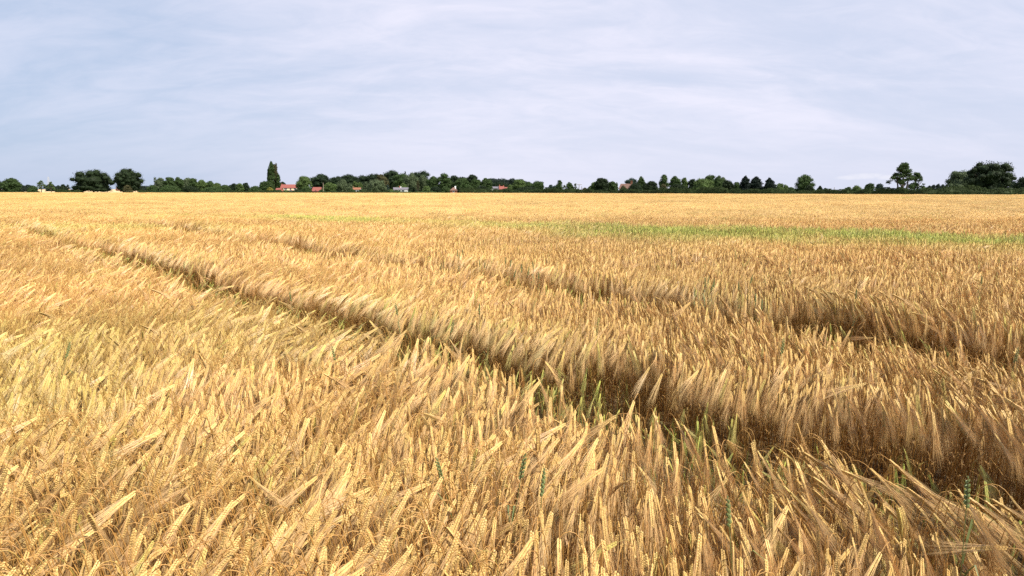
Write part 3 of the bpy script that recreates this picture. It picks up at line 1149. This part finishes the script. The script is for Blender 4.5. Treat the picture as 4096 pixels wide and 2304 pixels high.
TREES = [
    # far left
    ('round', -60, 14, 714, 412, 'D', 'dark tree cut off by the left border of the picture'),
    ('round', 14, 80, 712, 408, 'G', 'round bright green tree second from the left border'),
    ('round', 62, 104, 736, 520, 'F', 'dark distant tree just behind the round green tree at far left'),
    ('round', 96, 132, 738, 530, 'F', 'low dark tree between the round green tree and the first sapling'),
    ('bush', 112, 152, 742, 408, 'G', 'low green bush at the field edge left of the first sapling'),
    ('airy', 146, 188, 721, 402, 'L', 'spindly pale sapling at far left, left of the lattice mast'),
    ('airy', 190, 222, 727, 402, 'L', 'spindly pale sapling standing right in front of the lattice mast'),
    ('round', 184, 226, 736, 560, 'F', 'dark distant tree behind the two saplings and the mast'),
    ('round', 222, 248, 742, 560, 'F', 'small bluish distant tree right of the mast'),
    ('round', 242, 270, 737, 555, 'D', 'dark flat-topped distant tree, the taller left of the oak'),
    ('airy', 262, 284, 738, 550, 'D', 'little lopsided dark tree just left of the broad oak'),
    ('bush', 232, 274, 752, 404, 'D', 'dark low bush at the field edge left of the broad oak'),
    ('bush', 270, 330, 756, 400, 'G', 'low spreading bush under the left skirt of the broad oak'),
    ('oak', 293, 455, 675, 400, 'O', 'broad spreading dark oak, left of the two big field oaks'),
    ('oak', 462, 574, 672, 398, 'O', 'rounder dark oak, right of the two big field oaks'),
    ('bush', 494, 532, 738, 388, 'B', 'brownish bush growing at the foot of the rounder oak'),
    ('round', 560, 604, 742, 520, 'F', 'low dark tree between the rounder oak and the long thicket'),
    # the long thicket
    ('bush', 590, 632, 738, 372, 'G', 'dark leafy bush at the left tip of the long thicket'),
    ('round', 618, 668, 712, 378, 'W', 'grey-green tree next to the bare tree in the long thicket'),
    ('round', 655, 708, 707, 374, 'G', 'tallest rounded tree near the left end of the long thicket'),
    ('round', 698, 742, 708, 378, 'G', 'rounded tree right of the tallest one in the long thicket'),
    ('willow', 728, 776, 709, 380, 'W', 'paler grey-green tree in the middle of the long thicket'),
    ('round', 756, 796, 712, 374, 'G', 'rounded tree just right of the thicket pale tree'),
    ('round', 786, 832, 718, 372, 'L', 'light green tree right of the middle of the long thicket'),
    ('round', 820, 862, 722, 374, 'G', 'green tree where the long thicket begins to drop'),
    ('round', 850, 890, 730, 372, 'L', 'low light green tree toward the right end of the long thicket'),
    ('round', 880, 922, 738, 370, 'G', 'lowest tree at the right tip of the long thicket'),
    ('bush', 640, 720, 740, 362, 'G', 'green bush in front of the left half of the long thicket'),
    ('bush', 730, 800, 742, 360, 'O', 'dark bush in front of the middle of the long thicket'),
    ('bush', 810, 900, 746, 358, 'G', 'green bush in front of the right half of the long thicket'),
    ('round', 918, 956, 732, 420, 'D', 'dark domed tree right after the long thicket'),
    ('round', 944, 976, 731, 380, 'L', 'light green tree between two dark domed ones past the thicket'),
    ('round', 966, 1000, 731, 420, 'D', 'second dark domed tree past the long thicket'),
    ('bush', 996, 1046, 742, 400, 'G', 'dark green bush in the dip left of the poplars'),
    ('round', 1038, 1092, 723, 560, 'G', 'spreading green tree at the left foot of the poplars'),
    ('bush', 1068, 1094, 748, 470, 'Y', 'bright yellow-green bush left of the red outbuilding'),
    ('bush', 1090, 1112, 757, 455, 'G', 'small green bush hiding the left of the red outbuilding'),
    ('poplar', 1071, 1086, 677, 640, 'G', 'shortest slim poplar at the left of the poplar clump'),
    ('poplar', 1075, 1103, 649, 640, 'G', 'tallest poplar, the spire of the poplar clump'),
    ('poplar', 1094, 1117, 657, 645, 'B', 'second tallest poplar, brownish, in the poplar clump'),
    ('poplar', 1107, 1124, 697, 640, 'G', 'lower slim poplar at the right of the poplar clump'),
    ('round', 1114, 1148, 726, 660, 'D', 'dark tree behind the left end of the cream farmhouse roof'),
    ('bush', 1104, 1130, 758, 450, 'G', 'green bush before the left corner of the cream farmhouse'),
    ('bush', 1132, 1158, 759, 448, 'L', 'low light bush left of the farmhouse porch'),
    ('bush', 1170, 1212, 756, 448, 'O', 'dark wide bush right of the farmhouse porch'),
    ('bush', 1205, 1248, 746, 455, 'G', 'green bush between the farmhouse and the red barn'),
    ('round', 1187, 1248, 701, 500, 'L', 'big yellow-green tree right of the cream farmhouse'),
    ('oak', 1238, 1334, 695, 520, 'D', 'large black-green tree behind the red barn'),
    ('bush', 1274, 1304, 757, 452, 'G', 'small bush at the right foot of the red barn'),
    ('round', 1296, 1348, 731, 470, 'L', 'light green leafy tree right of the wooden pole'),
    # wood in the middle
    ('round', 1326, 1380, 706, 640, 'D', 'dark wood tree in the dip right of the black-green tree'),
    ('round', 1366, 1424, 700, 650, 'D', 'dark wood tree above the first willow'),
    ('round', 1414, 1472, 702, 660, 'D', 'dark wood tree above the hidden cottage'),
    ('round', 1460, 1530, 695, 660, 'D', 'dark wood tree behind the spiky poplar shrub'),
    ('willow', 1346, 1394, 717, 500, 'W', 'slim grey-green willow left of the hidden cottage'),
    ('bush', 1388, 1414, 731, 480, 'W', 'pale bush at the left of the hidden cottage roof'),
    ('poplar', 1412, 1432, 726, 520, 'L', 'light green narrow tree just behind the hidden cottage'),
    ('round', 1428, 1452, 728, 520, 'L', 'light green round tree behind the right of the hidden cottage'),
    ('conifer', 1452, 1478, 726, 480, 'W', 'pale spiky tree right of the hidden cottage'),
    ('willow', 1470, 1548, 719, 462, 'W', 'large wide willow left of the white cottage'),
    ('round', 1506, 1550, 700, 560, 'B', 'brownish tree rising behind the large willow'),
    ('bush', 1392, 1424, 756, 440, 'G', 'low bush before the left wall of the hidden cottage'),
    ('bush', 1430, 1462, 757, 438, 'G', 'low bush before the right wall of the hidden cottage'),
    ('oak', 1530, 1606, 682, 620, 'D', 'tallest dark dome of the wood, above the white cottage'),
    ('conifer', 1545, 1558, 736, 470, 'U', 'little blue-grey conifer left of the white cottage'),
    ('bush', 1548, 1578, 755, 440, 'L', 'low light bush touching the left of the white cottage'),
    ('round', 1580, 1632, 692, 600, 'G', 'green tree behind the white cottage chimney'),
    ('bush', 1594, 1634, 731, 510, 'L', 'leafy bush just behind the white cottage roof'),
    ('airy', 1610, 1634, 683, 680, 'D', 'thin dark treetop poking over the wood right of its dome'),
    ('round', 1652, 1722, 682, 690, 'D', 'dark domed tree standing above the pale willows'),
    ('willow', 1614, 1678, 691, 520, 'W', 'tall pale willow right of the white cottage'),
    ('willow', 1672, 1712, 698, 520, 'W', 'second pale willow, right of the tall pale one'),
    ('airy', 1660, 1684, 722, 450, 'B', 'thin bare-trunked tree before the two pale willows'),
    ('bush', 1630, 1672, 746, 455, 'O', 'dark blue-green bush under the tall pale willow'),
    ('bush', 1690, 1724, 742, 450, 'L', 'light shrub under the second pale willow'),
    ('round', 1706, 1760, 702, 500, 'G', 'green tree left of the tall leafy tree mid picture'),
    ('round', 1748, 1808, 689, 500, 'G', 'tall leafy tree left of the brick house'),
    ('round', 1800, 1834, 701, 620, 'D', 'dark tree behind the brick house'),
    ('bush', 1720, 1765, 744, 440, 'D', 'dark bush left of the brick house'),
    ('bush', 1764, 1802, 744, 438, 'G', 'green bush touching the left of the brick house'),
    ('round', 1828, 1876, 707, 650, 'D', 'dark ridge tree left of the small dark crown'),
    ('round', 1870, 1908, 697, 650, 'D', 'small dark crown jutting above the ridge of the wood'),
    ('round', 1816, 1884, 710, 480, 'G', 'green tree right of the brick house'),
    ('round', 1878, 1928, 714, 480, 'G', 'green tree below the small dark crown'),
    ('round', 1920, 1970, 711, 480, 'G', 'green tree left of the white terrace'),
    ('bush', 1826, 1852, 748, 400, 'D', 'dark round bush right of the brick house wall'),
    ('bush', 1850, 1900, 738, 430, 'G', 'shaded bush behind the low hedge left of the white terrace'),
    ('bush', 1896, 1958, 742, 428, 'O', 'dark bush behind the hedge just left of the white terrace'),
    ('round', 1950, 2000, 712, 680, 'F', 'bluish dark ridge tree above the white terrace gable'),
    ('round', 1988, 2036, 713, 690, 'F', 'bluish dark ridge tree above the terrace chimneys'),
    ('round', 2026, 2062, 715, 690, 'F', 'bluish dark ridge tree above the terrace dormer'),
    ('round', 2052, 2112, 718, 690, 'F', 'last bluish ridge tree, behind the trio of leafy trees'),
    ('round', 1968, 2030, 728, 600, 'D', 'dark tree directly behind the white terrace'),
    ('bush', 2028, 2052, 737, 480, 'L', 'light green bush at the right end of the terrace'),
    ('round', 2048, 2106, 715, 345, 'L', 'left one of the trio of leafy trees right of the terrace'),
    ('round', 2092, 2140, 727, 350, 'G', 'lower middle one of the trio of leafy trees right of the terrace'),
    ('round', 2124, 2178, 721, 345, 'G', 'right one of the trio of leafy trees right of the terrace'),
    ('bush', 2052, 2170, 745, 332, 'O', 'dark undergrowth bush beneath the trio of leafy trees'),
    # right half
    ('round', 2192, 2214, 737, 520, 'U', 'pale bluish distant tree right of the grey silo'),
    ('round', 2206, 2232, 741, 380, 'U', 'small bluish bush-like tree left of the slim tree'),
    ('round', 2224, 2252, 719, 360, 'G', 'slim upright tree, taller of the pair right of the silo'),
    ('airy', 2246, 2270, 740, 370, 'G', 'thin little tree between the pair right of the silo'),
    ('round', 2262, 2294, 727, 350, 'G', 'rounder tree, lower of the pair right of the silo'),
    ('airy', 2288, 2314, 734, 350, 'G', 'ragged small tree just left of the utility pole'),
    ('bush', 2244, 2320, 752, 318, 'H', 'dark bush mass under the pair of trees left of the utility pole'),
    ('bush', 2326, 2352, 749, 330, 'B', 'low pale bush right of the utility pole'),
    ('bush', 2346, 2376, 745, 325, 'G', 'green bush left of the big tree near the thatched house'),
    ('round', 2358, 2400, 726, 320, 'L', 'lighter left flank tree beside the big tree near the thatched house'),
    ('oak', 2374, 2436, 709, 318, 'O', 'big dark tree left of the thatched house'),
    ('round', 2426, 2472, 724, 322, 'G', 'green tree between the big dark tree and the thatched house'),
    ('airy', 2458, 2474, 727, 330, 'G', 'wispy treetop touching the thatched house gable'),
    ('bush', 2480, 2508, 740, 318, 'B', 'olive bush in front of the thatched house'),
    ('round', 2498, 2548, 709, 420, 'U', 'bluish green tree behind the thatched house chimney'),
    ('conifer', 2546, 2580, 705, 380, 'G', 'pointed fir right of the thatched house'),
    ('bush', 2510, 2572, 729, 310, 'D', 'dark wide bush covering the right of the thatched house'),
    ('round', 2570, 2632, 721, 300, 'O', 'dark round tree right of the pointed fir'),
    ('round', 2632, 2674, 696, 330, 'G', 'tall ragged tree, highest left of the pale broad tree'),
    ('bush', 2636, 2672, 733, 292, 'B', 'greyish brown bush below the tall ragged tree'),
    ('round', 2674, 2722, 704, 335, 'G', 'broad green tree right of the tall ragged one'),
    ('round', 2720, 2752, 709, 335, 'L', 'slim lighter tree with sky gaps right of the broad green one'),
    ('bush', 2672, 2752, 734, 290, 'O', 'dark thicket bush under the broad green tree'),
    ('round', 2748, 2786, 715, 300, 'D', 'dark tree at the left of the pale broad tree'),
    ('round', 2770, 2854, 711, 285, 'L', 'pale broad leafy tree at the middle of the right half'),
    ('round', 2808, 2862, 696, 360, 'G', 'tall tree crown rising behind the pale broad tree'),
    ('round', 2846, 2894, 703, 340, 'G', 'green tree right of the pale broad tree'),
    ('round', 2874, 2910, 707, 350, 'W', 'greyish treetop left of the mushroom-shaped tree'),
    ('oak', 2884, 2936, 718, 252, 'O', 'dark mushroom-shaped tree with a flat underside'),
    ('round', 2930, 2962, 726, 320, 'G', 'lower green tree right of the mushroom-shaped tree'),
    ('conifer', 2958, 3002, 702, 250, 'C', 'black-green cypress, left one of the joined pair'),
    ('conifer', 2994, 3048, 705, 250, 'C', 'black-green cypress, right one of the joined pair'),
    ('conifer', 3052, 3098, 710, 246, 'C', 'smaller single black-green cypress right of the pair'),
    ('round', 3096, 3134, 730, 290, 'L', 'light green low tree right of the single cypress'),
    ('round', 3128, 3156, 739, 300, 'L', 'lower pale tree further right of the single cypress'),
    ('bush', 3146, 3182, 747, 240, 'G', 'dark low bush left of the lone broad tree'),
    ('round', 3175, 3256, 699, 262, 'G', 'lone broad tree standing out between the cypresses and the small cloud'),
    ('bush', 3216, 3252, 737, 232, 'O', 'dark bush at the right foot of the lone broad tree'),
    ('conifer', 3266, 3290, 742, 230, 'D', 'small dark pointed shrub right of the lone broad tree'),
    ('bush', 3288, 3312, 751, 260, 'U', 'bluish low bush right of the pointed shrub'),
    ('bush', 3374, 3410, 746, 235, 'G', 'low mound bush below the small cloud'),
    ('bush', 3406, 3446, 739, 230, 'L', 'light green mound bush below the right of the small cloud'),
    ('round', 3456, 3496, 730, 225, 'G', 'small upright tree, left of two before the airy tree'),
    ('round', 3498, 3532, 732, 225, 'U', 'small bluish upright tree, right of two before the airy tree'),
    ('conifer', 3686, 3700, 741, 600, 'F', 'leftmost pine of the distant dark pine row'),
    ('conifer', 3706, 3726, 741, 620, 'F', 'second pine of the distant dark pine row'),
    ('conifer', 3722, 3742, 738, 620, 'F', 'third pine of the distant dark pine row'),
    ('conifer', 3738, 3764, 735, 620, 'F', 'tallest pine of the distant dark pine row'),
    ('conifer', 3758, 3780, 737, 620, 'F', 'pine right of the tallest in the distant dark pine row'),
    ('conifer', 3774, 3794, 738, 620, 'F', 'last pine of the distant dark row, next to the grey-green tree'),
    ('bush', 3678, 3716, 746, 215, 'L', 'light green bush left under the distant pine row'),
    ('round', 3784, 3896, 676, 215, 'W', 'grey-green tree on the left shoulder of the great oak'),
    ('oak', 3860, 4046, 640, 198, 'O', 'great dark oak near the right border, biggest tree of all'),
    ('round', 4036, 4064, 724, 260, 'U', 'small bluish tree right of the great oak'),
    ('round', 4054, 4150, 707, 205, 'D', 'dark tree cut off by the right border'),
]
for tr in TREES:
    if tr[0] in ('round', 'oak') and 1300 < tr[1] < 2110 and tr[4] >= 560:
        tr = (tr[0], tr[1] - 9, tr[2] + 9, tr[3] - 2) + tr[4:]     # the wood closes up
    tree(*tr)
# bare tree at the left of the thicket
tree('airy', 610, 640, 708, 376, 'W', 'half-bare grey tree sticking out at the left end of the thicket', 2.0, bark=M_PALEBARK, dens=0.35)
# the airy, many-stemmed tree
r = tree('airy', 3552, 3660, 651, 192, 'G', 'tall airy tree with several stems and gaps of sky, right of the small cloud', 2.2, stems=3, dens=2.6)
tree('airy', 3628, 3694, 690, 193, 'G', 'smaller open-crowned tree joined to the right of the airy tree', 2.2, stems=2, dens=2.3)


# ------------------------------------------------------------------ hedges
def hedge(label, pts, height, width, colr, Y, group=None):
    """pts: [(px, Y)] along the ground"""
    P = [np.array(at(p, y)) for p, y in pts]
    o = thing('hedge', label, 'hedge', tuple(P[0]), 0, group)
    V, Fc, Q = [], [], []
    s = max(0.12, Y / 683 * 0.36)
    rows = []
    acc = 0.0
    for a, b in zip(P[:-1], P[1:]):
        ln = np.linalg.norm(b - a)
        n = max(2, int(ln / 1.2))
        d = (b - a) / ln
        nr = np.array([-d[1], d[0], 0])
        for i in range(n):
            c = a + (b - a) * i / n - P[0]
            acc += ln / n
            hh = height * (1 + 0.13 * math.sin(acc * 0.35) + 0.16 * math.sin(acc * 0.083 + 2) + 0.10 * math.sin(acc * 1.13 + 1) + rt.normal(0, .05))
            ww = width * (1 + rt.normal(0, .08))
            rows.append((c, nr, hh, ww))
    for k, (c, nr, hh, ww) in enumerate(rows):
        b0 = len(V)
        prof = [(-.5, 0), (-.52, .55), (-.36, .88), (0, .95), (.36, .88), (.52, .55), (.5, 0)]
        for u, z in prof:
            V.append(tuple(c + nr * u * ww * (1 + rt.normal(0, .05)) + np.array([0, 0, hh * z * (0.93 + rt.normal(0, .02)) + 0.01])))
        if k:
            for j in range(6):
                Fc.append((b0 - 7 + j, b0 + j, b0 + j + 1, b0 - 6 + j))
        n = int(hh * 3 * 1.2 / (s * s) * 0.8)
        ang = rt.uniform(0.0, PI, n)
        u = np.cos(ang) * 0.5 * ww * 1.04
        z = np.sin(ang) ** 0.55 * hh
        along = rt.uniform(-.8, .8, n)
        dvec = np.array([nr[1], -nr[0], 0])
        cc = c + nr * u[:, None] + dvec * along[:, None] + np.array([0, 0, 1]) * z[:, None]
        nn = nr * np.cos(ang)[:, None] + np.array([0, 0, 1]) * np.sin(ang)[:, None]
        q = leaf_quads(cc, nn, s)
        q[:, :, 2] = np.maximum(q[:, :, 2], 0.02)
        Q.append(q)
    Fc.append(tuple(range(7))[::-1])
    Fc.append(tuple(range(len(V) - 7, len(V))))
    Q = np.concatenate(Q)
    b = len(V)
    V += [tuple(v) for v in Q.reshape(-1, 3)]
    Fc += [tuple(range(b + i * 4, b + i * 4 + 4)) for i in range(len(Q))]
    obj('foliage', mesh_data('foliage', V, Fc, [LEAF[colr]]), o)
    return o


def along(px0, px1, extra, n=10):
    return [(p, float(edge_y(p)) + extra) for p in np.linspace(px0, px1, n)]


hedge('low dark hedge under the saplings at the left end of the field', along(-40, 160, 5, 5), 1.35, 2, 'H', 390)
hedge('short low hedge between the last sapling and the broad oak', along(228, 330, 5, 4), 1.9, 2, 'H', 390)
hedge('dark low hedge foot running under the long thicket and the farmhouse bushes', along(560, 1560, 3, 14), 1.45, 1.8, 'H', 330)
hedge('trimmed green hedge in front of the white cottage', along(1550, 1800, 4, 6), 1.35, 1.8, 'G', 300)
hedge('dark clipped hedge below the white and red terrace', along(1846, 2190, 4, 7), 2.35, 2.2, 'H', 300)
hedge('long dark field hedge running from the silo all the way to the right border', along(2186, 4260, 2.2, 30), 2.25, 2.0, 'H', 210)


# ------------------------------------------------------------------ buildings
def house(name, label, px0, px1, Y, eave, ridge, roofm, wallm, depth=6.0, turn=0.0, windows=(), chimneys=(), hip=0.0, door=None, cat='house', overhang=0.3, roof_label=None):
    c = at((px0 + px1) / 2, Y)
    W = (px1 - px0) / F * Y * CP
    ez, rz = hgt(eave, Y), hgt(ridge, Y)
    o = thing(name, label, cat, (c.x, c.y, 0), turn)
    x0, x1 = -W / 2 + overhang, W / 2 - overhang
    y0, y1 = 0.0, depth
    ym = depth / 2
    g = 0.0 if hip else 1.0
    V = [(x0, y0, 0), (x1, y0, 0), (x1, y1, 0), (x0, y1, 0), (x0, y0, ez), (x1, y0, ez), (x1, y1, ez), (x0, y1, ez)]
    Fc = [(0, 1, 5, 4), (2, 3, 7, 6)]
    if hip:
        Fc += [(1, 2, 6, 5), (3, 0, 4, 7)]
    else:
        V += [(x0, ym, rz - 0.15), (x1, ym, rz - 0.15)]
        Fc += [(1, 2, 6, 9, 5), (3, 0, 4, 8, 7)]
    obj('wall', mesh_data('wall', V, Fc, [wallm]), o)
    # roof as a solid of some thickness
    X0, X1 = -W / 2, W / 2
    slope = (rz - ez) / ym
    yo = 0.35
    zo = ez - slope * yo + 0.05
    hx = hip * depth / 2
    th = 0.16
    V = [(X0, -yo, zo), (X1, -yo, zo), (X1 - hx, ym, rz), (X0 + hx, ym, rz), (X0, depth + yo, zo), (X1, depth + yo, zo)]
    V += [(a, b, z - th) for a, b, z in V]
    Fc = [(0, 1, 2, 3), (5, 4, 3, 2), (7, 6, 9, 8), (10, 11, 8, 9), (0, 6, 7, 1), (4, 5, 11, 10)]
    Fc += [(0, 3, 9, 6), (3, 4, 10, 9), (1, 7, 8, 2), (2, 8, 11, 5)]
    if hip:
        Fc += [(0, 3, 4), (1, 5, 2)]
    rf = obj('roof', mesh_data('roof', V, Fc, [roofm]), o)
    for (fx, hh, m) in chimneys:
        V, Fc = [], []
        x = X0 + fx * W
        box(V, Fc, x - .36, x + .36, ym - .34, ym + .34, rz - .9, rz + hh)
        box(V, Fc, x - .43, x + .43, ym - .41, ym + .41, rz + hh, rz + hh + .14)
        for q in (-.22, .22):
            tube(V, Fc, [(x + q, ym, rz + hh + .14), (x + q, ym, rz + hh + .5)], [.13, .11], 6)
        obj('chimney', mesh_data('chimney', V, Fc, [m]), rf)
    for (fx, w, zb, zt) in windows:
        x = X0 + fx * W
        V, Fc = [], []
        t_ = 0.09
        box(V, Fc, x - w / 2 - t_, x - w / 2, -.06, .04, zb - t_, zt + t_)
        box(V, Fc, x + w / 2, x + w / 2 + t_, -.06, .04, zb - t_, zt + t_)
        box(V, Fc, x - w / 2, x + w / 2, -.06, .04, zb - t_, zb)
        box(V, Fc, x - w / 2, x + w / 2, -.06, .04, zt, zt + t_)
        n = max(1, int(round(w / 0.8)))
        for k in range(1, n):
            q = x - w / 2 + w * k / n
            box(V, Fc, q - .04, q + .04, -.055, .03, zb, zt)
        f = obj('window', mesh_data('window', V, Fc, [M_FRAME]), o)
        V, Fc = [], []
        box(V, Fc, x - w / 2, x + w / 2, -.025, .02, zb, zt)
        obj('pane', mesh_data('pane', V, Fc, [M_GLASS]), f)
    if door is not None:
        x = X0 + door * W
        V, Fc = [], []
        box(V, Fc, x - .5, x + .5, -.05, .03, 0.0, 2.1)
        obj('door', mesh_data('door', V, Fc, [M_DOOR]), o)
    return o, W, ez, rz


fh, W, ez, rz = house('farmhouse', 'cream farmhouse with long red tiled roof and white porch right of the poplars', 1123, 1197, 600, 750.5, 737.5, M_REDTILE, M_CREAM, 8, rad(6),
                      windows=((.28, 2.2, 2.55, 3.85), (.53, 1.0, 2.6, 3.8), (.78, 2.0, 2.55, 3.85), (.2, 2.0, .7, 2.0), (.85, 2.0, .7, 2.0)), chimneys=((.95, 1.2, M_BRICK), (.04, .3, M_BRICK)))
# porch of the farmhouse
V, Fc = [], []
pxm = W * 0.06
V = [(pxm - 1.5, -1.6, 0), (pxm + 1.5, -1.6, 0), (pxm + 1.5, 0.0, 0), (pxm - 1.5, 0.0, 0), (pxm - 1.5, -1.6, 1.7), (pxm + 1.5, -1.6, 1.7), (pxm + 1.5, 0, 1.7), (pxm - 1.5, 0, 1.7), (pxm, -1.6, 2.5), (pxm, 0, 2.5)]
Fc = [(0, 1, 5, 8, 4), (1, 2, 6, 5), (3, 0, 4, 7)]
pw = obj('porch', mesh_data('porch', V, Fc, [M_FRAME]), fh)
V, Fc = [], []
for sg in (-1, 1):
    b = len(V)
    V += [(pxm, -1.9, 2.75), (pxm, 0.05, 2.75), (pxm + sg * 1.9, 0.05, 1.65), (pxm + sg * 1.9, -1.9, 1.65), (pxm, -1.9, 2.58), (pxm, .05, 2.58), (pxm + sg * 1.9, .05, 1.48), (pxm + sg * 1.9, -1.9, 1.48)]
    Fc += [(b, b + 1, b + 2, b + 3), (b + 4, b + 7, b + 6, b + 5), (b, b + 3, b + 7, b + 4), (b + 3, b + 2, b + 6, b + 7), (b + 2, b + 1, b + 5, b + 6)]
obj('porch_roof', mesh_data('porch_roof', V, Fc, [M_REDTILE]), pw)
V, Fc = [], []
box(V, Fc, pxm - .55, pxm + .55, -1.66, -1.58, 0, 1.95)
obj('door', mesh_data('door', V, Fc, [M_DOOR]), pw)

house('garage', 'low red roofed outbuilding left of the cream farmhouse', 1097, 1123, 585, 763, 752, M_REDTILE, M_BRICK, 7, rad(-10), windows=((.5, 1.2, .5, 1.3),), cat='outbuilding')
house('side_wing', 'small red roofed lean-to at the right end of the farmhouse', 1198, 1213, 596, 760, 754, M_REDTILE, M_CREAM, 5, rad(6), windows=((.5, .9, .9, 1.9),), cat='outbuilding', overhang=.2)
house('barn', 'small barn with one big plain red roof right of the farmhouse', 1245, 1281, 470, 763, 748.5, M_REDTILE, M_BRICK, 7, rad(-4), door=.5, cat='barn')
house('cottage', 'half hidden white cottage with orange tiled roof among the willows', 1400, 1442, 500, 757.5, 750, M_ORANGETILE, M_WHITE, 6, rad(3), windows=((.3, 1.1, .8, 1.9), (.7, 1.1, .8, 1.9)), chimneys=((.25, .5, M_BRICK),), door=.5)
wc, W, ez, rz = house('cottage', 'long white cottage with dark grey slate roof behind the trimmed hedge', 1574, 1635, 480, 757.5, 749.5, M_GREYSLATE, M_WHITE, 6, rad(12), windows=((.17, 1.6, 1.05, 2.0), (.62, 1.8, 1.05, 2.0)), chimneys=((.5, .3, M_WHITE), (.42, .6, M_BRICK)), door=.42)
house('brick_house', 'red brick house with hipped brown roof at the field edge', 1799, 1830, 330, 760, 749, M_BROWNTILE, M_BRICK, 4.5, rad(4), hip=.75, windows=((.5, 0.7, 1.0, 1.6),), chimneys=((.72, .15, M_WHITE),), overhang=.25)
house('terrace_house', 'white end of the terrace with dark grey slate roof', 1962, 1996, 560, 752.5, 746, M_GREYSLATE, M_WHITE, 6, rad(4), windows=((.42, 1.0, 2.3, 3.3), (.72, 1.0, 2.3, 3.3)))
house('terrace_house', 'taller red roofed house in the middle of the terrace', 1996, 2018, 558, 756, 744.5, M_REDTILE, M_BRICK, 7, rad(4), windows=((.5, 1.0, 1.5, 2.4),), chimneys=((.15, .8, M_BRICK), (.85, .4, M_BRICK)), overhang=.15)
house('terrace_house', 'low red roofed white house at the right end of the terrace', 2018, 2044, 557, 757.5, 748.5, M_REDTILE, M_WHITE, 6, rad(4), windows=((.35, .9, 1.5, 2.3), (.75, .9, 1.5, 2.3)), overhang=.15)
th, W, ez, rz = house('thatched_house', 'old house with steep brown grey roof and brick gable showing over the hedge', 2474, 2522, 352, 753, 734.5, M_BROWNTILE, M_BRICK, 7, rad(-24), windows=((.3, 1.0, 1.2, 2.2), (.7, 1.0, 1.2, 2.2)), chimneys=((.92, 1.1, M_ORANGETILE),))
house('barn', 'tiny distant barn with greyish purple roof between the two big oaks', 463, 480, 620, 757, 747, M_BROWNTILE, M_BRICK, 6, rad(10), door=.5, cat='barn')
house('shed', 'low white shed beside the grey silo', 2168, 2188, 420, 766, 762.5, M_METAL, M_WHITE, 4, 0, door=.6, cat='shed', overhang=.15)
# silo with domed top
c = at(2178, 428)
V, Fc = [], []
h = hgt(754, 428)
rs = 0.75
tube(V, Fc, [(0, 0, 0), (0, 0, h * .8)], [rs, rs], 16)
so = thing('silo', 'small grey domed silo behind the white shed', 'silo', (c.x, c.y, 0))
obj('body', mesh_data('body', V, Fc, [M_SILO]), so)
V, Fc = [], []
tube(V, Fc, [(0, 0, h * .8 + .004), (0, 0, h * .9), (0, 0, h * .97), (0, 0, h)], [rs * 1.03, rs * .85, rs * .5, .05], 16)
obj('dome', mesh_data('dome', V, Fc, [M_SILO], smooth=True), so)


# ------------------------------------------------------------------ poles and mast
def pole(label, px, top, Y, r, m, arm=False, cat='pole', name='wooden_pole'):
    c = at(px, Y)
    h = hgt(top, Y)
    o = thing(name, label, cat, (c.x, c.y, 0))
    V, Fc = [], []
    tube(V, Fc, [(0, 0, 0), (0, 0, h * .5), (0, 0, h)], [r * 1.2, r, r * .8], 8)
    obj('post', mesh_data('post', V, Fc, [m]), o)
    if arm:
        V, Fc = [], []
        box(V, Fc, -1.2, 1.2, -r - .12, -r * .5, h - .45, h - .27)
        ar = obj('crossarm', mesh_data('crossarm', V, Fc, [m]), o)
        for q in (-1.05, 0, 1.05):
            V, Fc = [], []
            tube(V, Fc, [(q, -r * .8, h - .27), (q, -r * .8, h - .18), (q, -r * .8, h - .02)], [.05, .09, .05], 8)
            obj('insulator', mesh_data('insulator', V, Fc, [M_FRAME]), ar)
    return o


pole('thick brown wooden pole between the red barn and the light green tree', 1294, 731, 445, .24, M_WOOD)
pole('utility pole with crossarm standing against the sky mid picture', 2316, 735.5, 320, .13, M_WOOD, True, 'utility pole', 'utility_pole')
pole('plain short pole just right of the utility pole', 2326.5, 745, 330, .13, M_WOOD)
pole('thin lone pole over the hedge below the small cloud', 3335, 749, 222, .09, M_WOOD)

Y = 900
c = at(198.5, Y)
h = hgt(707, Y)
mast = thing('lattice_mast', 'thin grey lattice mast far away behind the saplings', 'mast', (c.x, c.y, 0))
V, Fc = [], []
wb, wt = 1.5, 0.55
wz = lambda z: wb + (wt - wb) * z / h
for sx in (-1, 1):
    for sy in (-1, 1):
        tube(V, Fc, [(sx * wb, sy * wb, 0), (sx * wt, sy * wt, h)], [.11, .09], 5)
n = 10
for k in range(n):
    za, zb = h * k / n, h * (k + 1) / n
    a, b = wz(za), wz(zb)
    for sy in (-1, 1):
        tube(V, Fc, [(-a, sy * a, za), (b, sy * b, zb)], [.06, .06], 4)
        tube(V, Fc, [(a, sy * a, za), (-b, sy * b, zb)], [.06, .06], 4)
        tube(V, Fc, [(sy * a, -a, za), (sy * b, b, zb)], [.06, .06], 4)
obj('frame', mesh_data('frame', V, Fc, [M_METAL]), mast)
V, Fc = [], []
tube(V, Fc, [(0, 0, h), (0, 0, h + 1.6)], [.09, .04], 5)
obj('antenna', mesh_data('antenna', V, Fc, [M_METAL]), mast)
